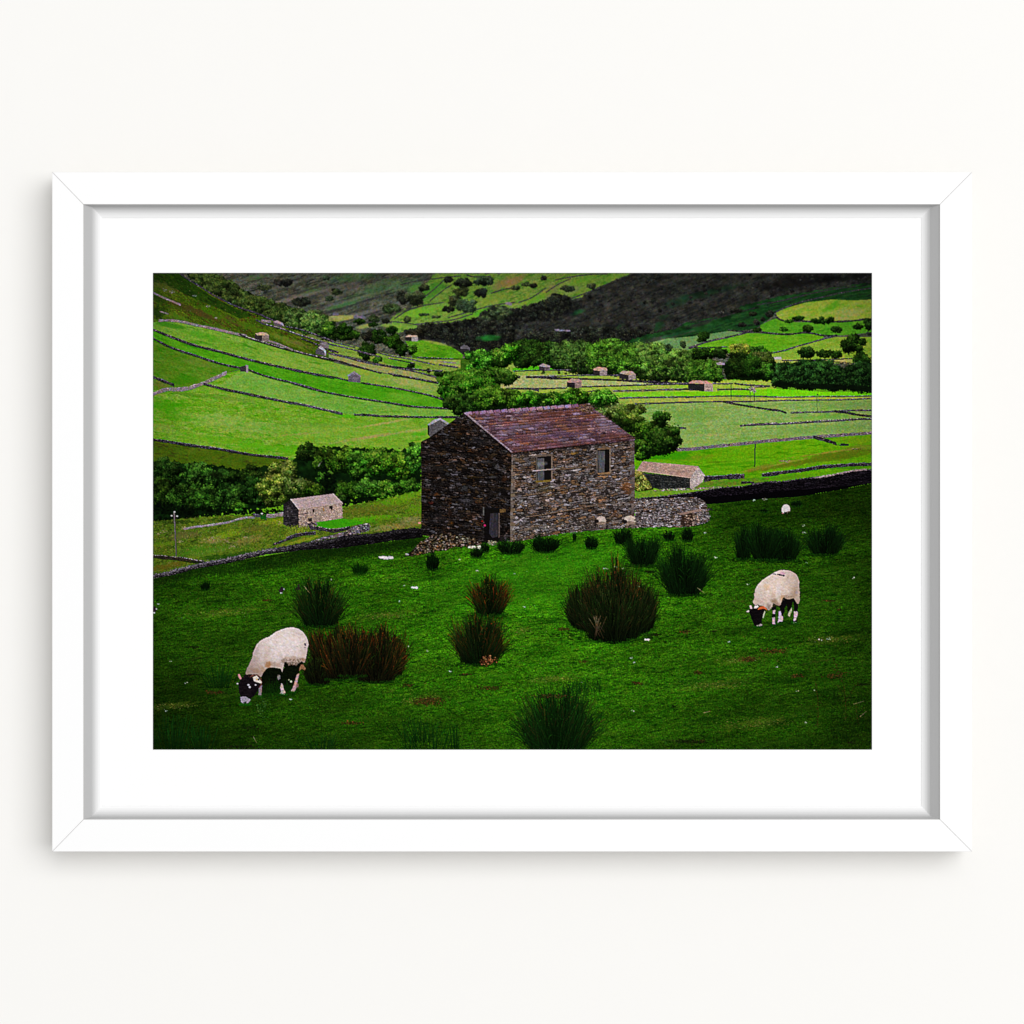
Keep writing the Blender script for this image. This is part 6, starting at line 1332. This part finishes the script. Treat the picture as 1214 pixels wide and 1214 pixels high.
for px, py, rx, ry, c, a, an in [(880, 570, 16, 3.4, (168, 142, 128), .7, 4), (620, 640, 12, 3.4, (176, 150, 134), .7, 8), (530, 640, 4, 5, (176, 120, 70), .75, 0), (460, 700, 6, 3, (206, 170, 140), .7, 60), (370, 720, 8, 3, (206, 166, 142), .7, 20), (520, 480, 3, 9, (200, 176, 164), .5, 20),
                                 (700, 560, 3, 12, (200, 184, 180), .6, -10), (740, 590, 4, 3, (120, 96, 80), .6, 0), (990, 480, 5, 8, (206, 186, 176), .6, 10), (820, 330, 14, 5, (230, 214, 206), .5, 0), (330, 620, 4, 9, (206, 190, 190), .5, 30), (850, 620, 12, 1.6, (90, 76, 60), .7, 4), (980, 575, 4, 2.6, (150, 110, 80), .7, 0), (380, 460, 2, 6, (190, 180, 196), .5, 30)]:
    x, y = P('Q', px, py)[0]; wash(x, y, rx, ry, c, a, an, nz=.6, sc=2, only=s1)
q = along(P('Q', 345, 460, 400, 352, 450, 316, 560, 270, 640, 210, 740, 170, 840, 155, 930, 173, 1000, 230, 1040, 300, 1054, 380), .4)
put(q[:, 0] + .3, q[:, 1] + .5, np.broadcast_to(arr((246, 236, 234)), (len(q), 3)), s1, a=.7)
x, y = in_poly_points(BODY, 900); k = len(x)
strokes(x, y, x + rng.normal(0, .9, k), y + rng.uniform(.3, 1.4, k), .5, pick([(232, 220, 216), (206, 190, 184), (214, 200, 200)], k, .03), pick([(220, 206, 204), (196, 178, 172)], k, .03), s1, a=.35)
x, y = in_poly_points(P('Q', 745, 560, 960, 560, 960, 600, 890, 645, 800, 640), 60); strokes(x, y, x - .5, y + rng.uniform(1, 2.4, len(x)), .5, pick([(190, 170, 160), (120, 100, 84)], len(x)), pick([(90, 74, 60), (150, 130, 116)], len(x)), s1)
x, y = P('Q', 1012, 372)[0]; dabs([x, x + .4, x + .2], [y, y + 1.4, y + 3.6], [1.2, 1.0, .8], [(70, 50, 84), (84, 66, 96), (130, 114, 130)], s1)
for px, py in [(860, 210), (970, 245), (540, 400), (905, 400), (960, 410), (620, 290), (590, 530)]:
    x, y = P('Q', px, py)[0]; dabs([x, x + .8], [y, y + .3], .5, [(186, 166, 150), (196, 176, 160)], s1, .7)
HEAD = smooth(P('Q', 150, 850, 190, 815, 230, 770, 300, 762, 390, 770, 440, 820, 442, 880, 425, 930, 390, 975, 360, 1040, 300, 1085, 240, 1062, 175, 1075, 150, 1000, 140, 920), 1)
fill(HEAD, (12, 8, 12), (24, 18, 22), 3, idn=s1h, fine=.2, rough=.3)
fill(P('Q', 165, 1062, 235, 1056, 302, 1098, 280, 1130, 225, 1162, 180, 1135), (176, 168, 184), (120, 112, 128), 1.6, idn=s1h)
fill(P('Q', 205, 1135, 245, 1120, 250, 1150, 225, 1166), (24, 20, 26), None, idn=s1h)
hn = along(P('Q', 300, 800, 330, 778, 380, 768, 425, 795, 445, 850, 440, 900, 415, 935), .4)
for o_, c in ((-.6, (60, 30, 26)), (0, (122, 74, 62)), (.5, (90, 50, 40))):
    put(hn[:, 0] + o_ * .6, hn[:, 1] + o_, pick([c], len(hn), .2), s1h)
fill(P('Q', 330, 805, 380, 782, 410, 815, 448, 868, 440, 885, 390, 872, 345, 855), (226, 214, 200), (190, 176, 170), 1.6, idn=s1h)
dabs([P('Q', 405, 832)[0][0]], [P('Q', 405, 832)[0][1]], 1.3, [(30, 50, 66)], s1h)
dabs([P('Q', 382, 832)[0][0]], [P('Q', 382, 832)[0][1]], .9, [(206, 170, 96)], s1h)
fill(P('Q', 134, 762, 155, 762, 186, 826, 160, 832, 142, 800), (206, 150, 146), (180, 120, 120), 1.2, idn=s1h)
hn = along(P('Q', 200, 812, 250, 775, 300, 800, 260, 830), .4); put(hn[:, 0], hn[:, 1], pick([(6, 5, 8), (60, 36, 34)], len(hn), .2), s1h)
for px, py, r_ in [(272, 905, 1.2), (290, 930, 1.3), (366, 905, .9), (131, 890, 1.0), ]:
    x, y = P('Q', px, py)[0]; dabs([x], [y], r_, [(196, 190, 200)], s1h, .9)

# ---- the right sheep
s2 = new_id('sheep', None, 'white sheep grazing on the right with dark marks on its back')
s2h = new_id('head', s2, 'black sheep head with an orange horn'); s2l = new_id('legs', s2)
x, y = P('R', 700, 950)[0]; dabs(x + rng.normal(0, 12, 160), y + rng.normal(1, 1.6, 160), rng.uniform(.8, 1.7, 160), pick([(4, 30, 2), (6, 38, 3)], 160), None, .4, flat=.4)
for q, c in [((560, 640, 700, 600, 870, 580, 880, 640, 760, 680, 720, 760, 640, 720, 560, 720), (10, 10, 10)), ((540, 700, 610, 680, 604, 770, 560, 790, 540, 760), (14, 12, 14)), ((562, 775, 600, 770, 592, 830, 556, 830), (196, 180, 184)), ((540, 828, 588, 822, 592, 872, 545, 880), (14, 12, 16)),
             ((552, 878, 588, 872, 594, 975, 548, 970), (186, 168, 180)), ((545, 965, 590, 975, 580, 995, 555, 992), (16, 12, 18)), ((660, 640, 735, 600, 728, 780, 700, 860, 672, 850, 660, 760), (12, 10, 12)), ((642, 790, 668, 780, 680, 840, 700, 860, 696, 930, 655, 938, 622, 968, 640, 890), (206, 186, 196)),
             ((625, 965, 655, 932, 700, 940, 698, 962, 655, 962), (18, 12, 18)), ((755, 640, 850, 605, 836, 700, 812, 790, 785, 825, 762, 770), (12, 10, 10)), ((812, 760, 836, 720, 826, 800, 800, 865, 775, 840, 790, 800), (190, 190, 150)), ((852, 620, 925, 680, 918, 795, 862, 790), (14, 11, 14)),
             ((862, 788, 915, 792, 912, 850, 895, 900, 898, 945, 850, 960, 862, 880), (206, 184, 190)), ((838, 915, 870, 930, 905, 900, 908, 945, 870, 948), (20, 14, 20)), ((520, 690, 600, 670, 620, 700, 560, 730), (50, 44, 20))]:
    fill(P('R', *q), c, [v * .85 for v in c], 1.5, idn=s2l, rough=.3, fine=.08)
BODY2 = smooth(P('R', 262, 632, 290, 620, 288, 560, 300, 490, 330, 420, 390, 350, 470, 290, 560, 240, 620, 203, 700, 190, 790, 196, 860, 228, 912, 280, 938, 350, 934, 450, 944, 560, 948, 640, 918, 690, 890, 650, 862, 590, 830, 600, 790, 620, 740, 600, 708, 570, 690, 640, 655, 712, 610, 690, 560, 665, 545, 730, 500, 785, 470, 740, 420, 705, 360, 690, 290, 700), 2)
fill(BODY2, (224, 206, 196), (208, 186, 174), 4, 2.4, 20, idn=s2, fine=.04, rough=.4)
for px, py, rx, ry, c, a, an in [(470, 440, 5, 4, (214, 178, 146), .8, 20), (580, 640, 4, 4, (130, 100, 70), .7, 0), (560, 560, 3, 6, (190, 160, 140), .6, 10), (860, 520, 4, 7, (180, 150, 126), .7, 10), (760, 580, 9, 2.4, (150, 122, 98), .7, 0), (690, 590, 3, 5, (214, 158, 116), .6, 0), (830, 440, 4, 6, (206, 182, 166), .6, 0),
                                 (640, 360, 8, 4, (228, 208, 190), .5, 0), (640, 500, 4, 9, (222, 214, 214), .6, 0), (900, 520, 2, 3, (176, 160, 190), .6, 0), (360, 540, 6, 8, (214, 200, 194), .5, 0), (500, 720, 3, 4, (120, 110, 100), .6, 0), (620, 690, 5, 2.4, (130, 100, 80), .6, 10), (920, 600, 2, 6, (226, 214, 190), .7, 0)]:
    x, y = P('R', px, py)[0]; wash(x, y, rx, ry, c, a, an, nz=.6, sc=2, only=s2)
q = along(P('R', 300, 495, 332, 424, 392, 354, 472, 294, 562, 245, 622, 208, 700, 196, 790, 202, 858, 234, 908, 286, 932, 350, 930, 450), .4)
put(q[:, 0] + .2, q[:, 1] + .4, np.broadcast_to(arr((244, 228, 220)), (len(q), 3)), s2, a=.7)
x, y = in_poly_points(BODY2, 700); k = len(x)
strokes(x, y, x + rng.normal(0, 1.1, k), y + rng.uniform(.1, 1.0, k), .5, pick([(234, 218, 210), (196, 172, 160), (214, 196, 186)], k, .03), pick([(220, 202, 192), (190, 166, 152)], k, .03), s2, a=.45)
for px, py, r_, c in [(690, 238, 2.2, (206, 156, 178)), (720, 245, 1.6, (200, 150, 176)), (580, 246, 1.1, (84, 90, 110)), (598, 254, .8, (90, 90, 104)), (632, 252, 1.1, (36, 34, 50)), (660, 258, 1.4, (32, 26, 46)), (682, 268, 1.2, (40, 34, 56)), (710, 276, 1.4, (34, 26, 50)), (560, 250, .7, (120, 120, 130)), (772, 300, .8, (170, 150, 150))]:
    x, y = P('R', px, py)[0]; dabs([x], [y], r_, [c], s2, .8)
fill(smooth(P('R', 212, 760, 262, 705, 300, 742, 380, 722, 445, 735, 462, 770, 425, 840, 392, 920, 405, 985, 380, 1015, 300, 1012, 262, 920, 232, 840), 1), (8, 6, 8), (18, 14, 16), 2, idn=s2h, rough=.3, fine=.2)
fill(P('R', 325, 990, 355, 982, 385, 962, 405, 978, 400, 992, 365, 1000, 330, 1008), (190, 178, 180), (130, 120, 122), 1.4, idn=s2h)
fill(P('R', 335, 765, 365, 725, 420, 708, 465, 740, 480, 775, 440, 750, 400, 752), (206, 106, 60), (176, 80, 44), 1.4, idn=s2h)
fill(P('R', 174, 792, 210, 766, 222, 788, 205, 804), (200, 186, 180), None, idn=s2h); fill(P('R', 222, 700, 250, 702, 264, 752, 232, 752), (216, 186, 186), None, idn=s2h)
fill(P('R', 286, 744, 300, 704, 345, 694, 350, 726, 320, 744), (222, 206, 206), None, idn=s2h); fill(P('R', 440, 780, 450, 790, 425, 880, 410, 886, 420, 830), (170, 176, 150), None, idn=s2h)
hn = along(P('R', 290, 690, 320, 700, 345, 686, 372, 706, 350, 735), .4); put(hn[:, 0], hn[:, 1], pick([(20, 16, 22)], len(hn)), s2h); put(hn[:, 0], hn[:, 1] + .5, pick([(20, 16, 22)], len(hn)), s2h)
x, y = P('Q', 230, 1160)[0]; k = 40; strokes(x + rng.uniform(-7, 7, k), np.full(k, y + 2), x + rng.uniform(-8, 8, k), y + rng.uniform(-2.5, 1, k), .5, pick([(8, 50, 4)], k), pick([(24, 84, 12)], k), a=.8)
for t, px, py, w_ in [('Q', 720, 1030, 6), ('Q', 850, 998, 5), ('Q', 425, 1052, 4), ('R', 340, 1012, 6), ('R', 570, 992, 4), ('R', 660, 965, 5), ('R', 875, 955, 5)]:
    x, y = P(t, px, py)[0]; k = 26; strokes(x + rng.uniform(-w_, w_, k), np.full(k, y + 1.2), x + rng.uniform(-w_, w_, k), y + rng.uniform(-1.8, .5, k), .5, pick([(8, 50, 4)], k), pick([(20, 80, 8)], k), a=.7)

def round_off(i_, x0, y0, rx, ry, amt):
    m_ = idm == i_
    d_ = np.sqrt(((XX - x0) / rx) ** 2 + ((YY - y0) / ry) ** 2)
    f_ = 1 - amt * np.clip(d_ - .35, 0, 1.2) ** 1.3 + .045 * noise(XX, YY, 2.6, 1.8, 20, 911, 3)
    col[m_] = col[m_] * np.clip(f_[m_], .3, 1.1)[:, None] ** np.array([.85, 1.0, 1.1])
round_off(s1, 338, 762, 38, 34, .30)
round_off(s2, 915, 690, 30, 34, .30)
mk = idm == barn
mu = col[mk].mean(0)
col[mk] = mu * .97 + .84 * (col[mk] - mu)
# ---- finish of the whole print: lens softness, sharpening, falling light at the edges
def blur(a, r):
    k = np.exp(-.5 * (np.arange(-3, 4) / r) ** 2); k /= k.sum()
    p = np.pad(a, ((3, 3), (0, 0), (0, 0)), 'edge'); a = sum(k[i] * p[i:i + a.shape[0]] for i in range(7))
    p = np.pad(a, ((0, 0), (3, 3), (0, 0)), 'edge'); return sum(k[i] * p[:, i:i + a.shape[1]] for i in range(7))
gr = lambda sx, sd: noise(XX, YY, sx, sx * .9, 0, sd, 2)[..., None]
keep_ = np.ones((H, W, 1), np.float32)
for k_ in (s1, s2, s1h, s2h):
    keep_[idm == k_] = .25
for k_, r_ in enumerate(IDS):
    if r_[0] in ('sheep', 'lying_sheep', 'bird', 'field_barn', 'insulator', 'white_stone'):
        keep_[idm == k_] = .25
for k_ in (barn, b_roof, b_gab, yw, sr, lr_, sb, lb_, nw, rw2):
    keep_[idm == k_] = .35
col = col * (1 + keep_ * np.concatenate([.11 * gr(1.9, 901) + .05 * gr(7, 904), .03 * gr(1.6, 902), .16 * gr(2.2, 903)], 2)) * (1 + keep_ * .07 * gr(1.1, 905))
tree_ids = [k_ for k_, r_ in enumerate(IDS) if r_[0] in ('tree', 'woodland', 'far_trees', 'hill')]
tm = np.isin(idm, tree_ids)
col = np.where(tm[..., None], col * (1 + .26 * noise(XX, YY, 8, 6, 0, 921, 2))[..., None], col)
far_ = np.clip((418 - YY) / 40, 0, 1) * np.clip((XX - 270 - (YY - 323) * 1.6) / 30, 0, 1)
wgt = np.maximum(tm * .4, far_ * .8)[..., None].astype(np.float32)
soft_ = blur(col, .55) * (1 - wgt) + blur(col, 1.15) * wgt
wide = blur(soft_, 2.2)
col = np.clip(soft_ + (.95 - .35 * tm[..., None]) * (soft_ - wide), 0, 255)
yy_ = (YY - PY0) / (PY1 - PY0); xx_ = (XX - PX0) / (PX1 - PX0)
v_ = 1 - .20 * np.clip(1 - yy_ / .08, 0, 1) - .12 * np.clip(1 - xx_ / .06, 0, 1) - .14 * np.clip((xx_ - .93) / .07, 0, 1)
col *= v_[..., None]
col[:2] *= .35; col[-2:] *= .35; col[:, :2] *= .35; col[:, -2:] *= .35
col = col.astype(np.float32)
# ---------------------------------------------------------------- the print itself: one flat sheet, its inks as point colours
M_PRINT = bpy.data.materials.new('printed_paper')
M_PRINT.use_nodes = True
nt = M_PRINT.node_tree
b = nt.nodes['Principled BSDF']
b.inputs['Roughness'].default_value = 1.0
b.inputs['Specular IOR Level'].default_value = 0.0
an = nt.nodes.new('ShaderNodeAttribute')
an.attribute_name = 'ink'
nt.links.new(an.outputs['Color'], b.inputs['Base Color'])

c01 = np.clip(col / 255.0, 0, 1)
lin = np.where(c01 <= .04045, c01 / 12.92, ((c01 + .055) / 1.055) ** 2.4) * WHITE
ink = np.concatenate([lin, np.ones((H, W, 1))], 2).astype(np.float32).reshape(-1, 4)
kz = (D - Z_PRINT) / D
gx = ((PX0 - .25 + (PX1 - PX0 + .5) * np.arange(W) / (W - 1)) - 607.0) * kz * U
gy = (607.0 - (PY0 - .25 + (PY1 - PY0 + .5) * np.arange(H) / (H - 1))) * kz * U
cell = idm[:-1, :-1]
jj, ii = np.nonzero(np.ones_like(cell, bool))
cid = cell.ravel()
order = np.argsort(cid, kind='stable')
bounds = np.searchsorted(cid[order], np.arange(len(IDS) + 1))


def ink_mesh(name, k):
    sel = order[bounds[k]:bounds[k + 1]]
    if len(sel) < 4:
        return None
    j, i = jj[sel], ii[sel]
    a = j * W + i
    q = np.stack([a, a + W, a + W + 1, a + 1], 1)        # counter-clockwise seen from +z
    used, inv = np.unique(q.ravel(), return_inverse=True)
    n, m = len(used), len(sel)
    co = np.empty((n, 3), np.float32)
    co[:, 0] = gx[used % W]
    co[:, 1] = gy[used // W]
    co[:, 2] = Z_PRINT * U
    me = bpy.data.meshes.new(name)
    me.vertices.add(n)
    me.vertices.foreach_set('co', co.ravel())
    me.loops.add(4 * m)
    me.loops.foreach_set('vertex_index', inv.astype(np.int32).ravel())
    me.polygons.add(m)
    me.polygons.foreach_set('loop_start', np.arange(0, 4 * m, 4, dtype=np.int32))
    me.update(calc_edges=True)
    at_ = me.attributes.new('ink', 'FLOAT_COLOR', 'POINT')
    at_.data.foreach_set('color', ink[used].ravel())
    me.materials.append(M_PRINT)
    return me


objs = {}
root = bpy.data.objects.new('landscape_print', None)
C.objects.link(root)
root['label'] = 'dark green landscape photograph print of a stone barn and grazing sheep, behind the white mat'
root['category'] = 'photo print'
has_child = {p for _, p, _ in IDS if p is not None}
for k, (kind, par, label) in enumerate(IDS):
    me = ink_mesh(kind, k)
    if me is None and k not in has_child:
        continue
    o = bpy.data.objects.new(kind, me)
    C.objects.link(o)
    o.parent = root if par is None else objs[par]
    if label:
        o['label'] = label
    if kind in ('far_trees', 'woodland', 'near_grass', 'far_hill'):
        o['kind'] = 'stuff'
    objs[k] = o
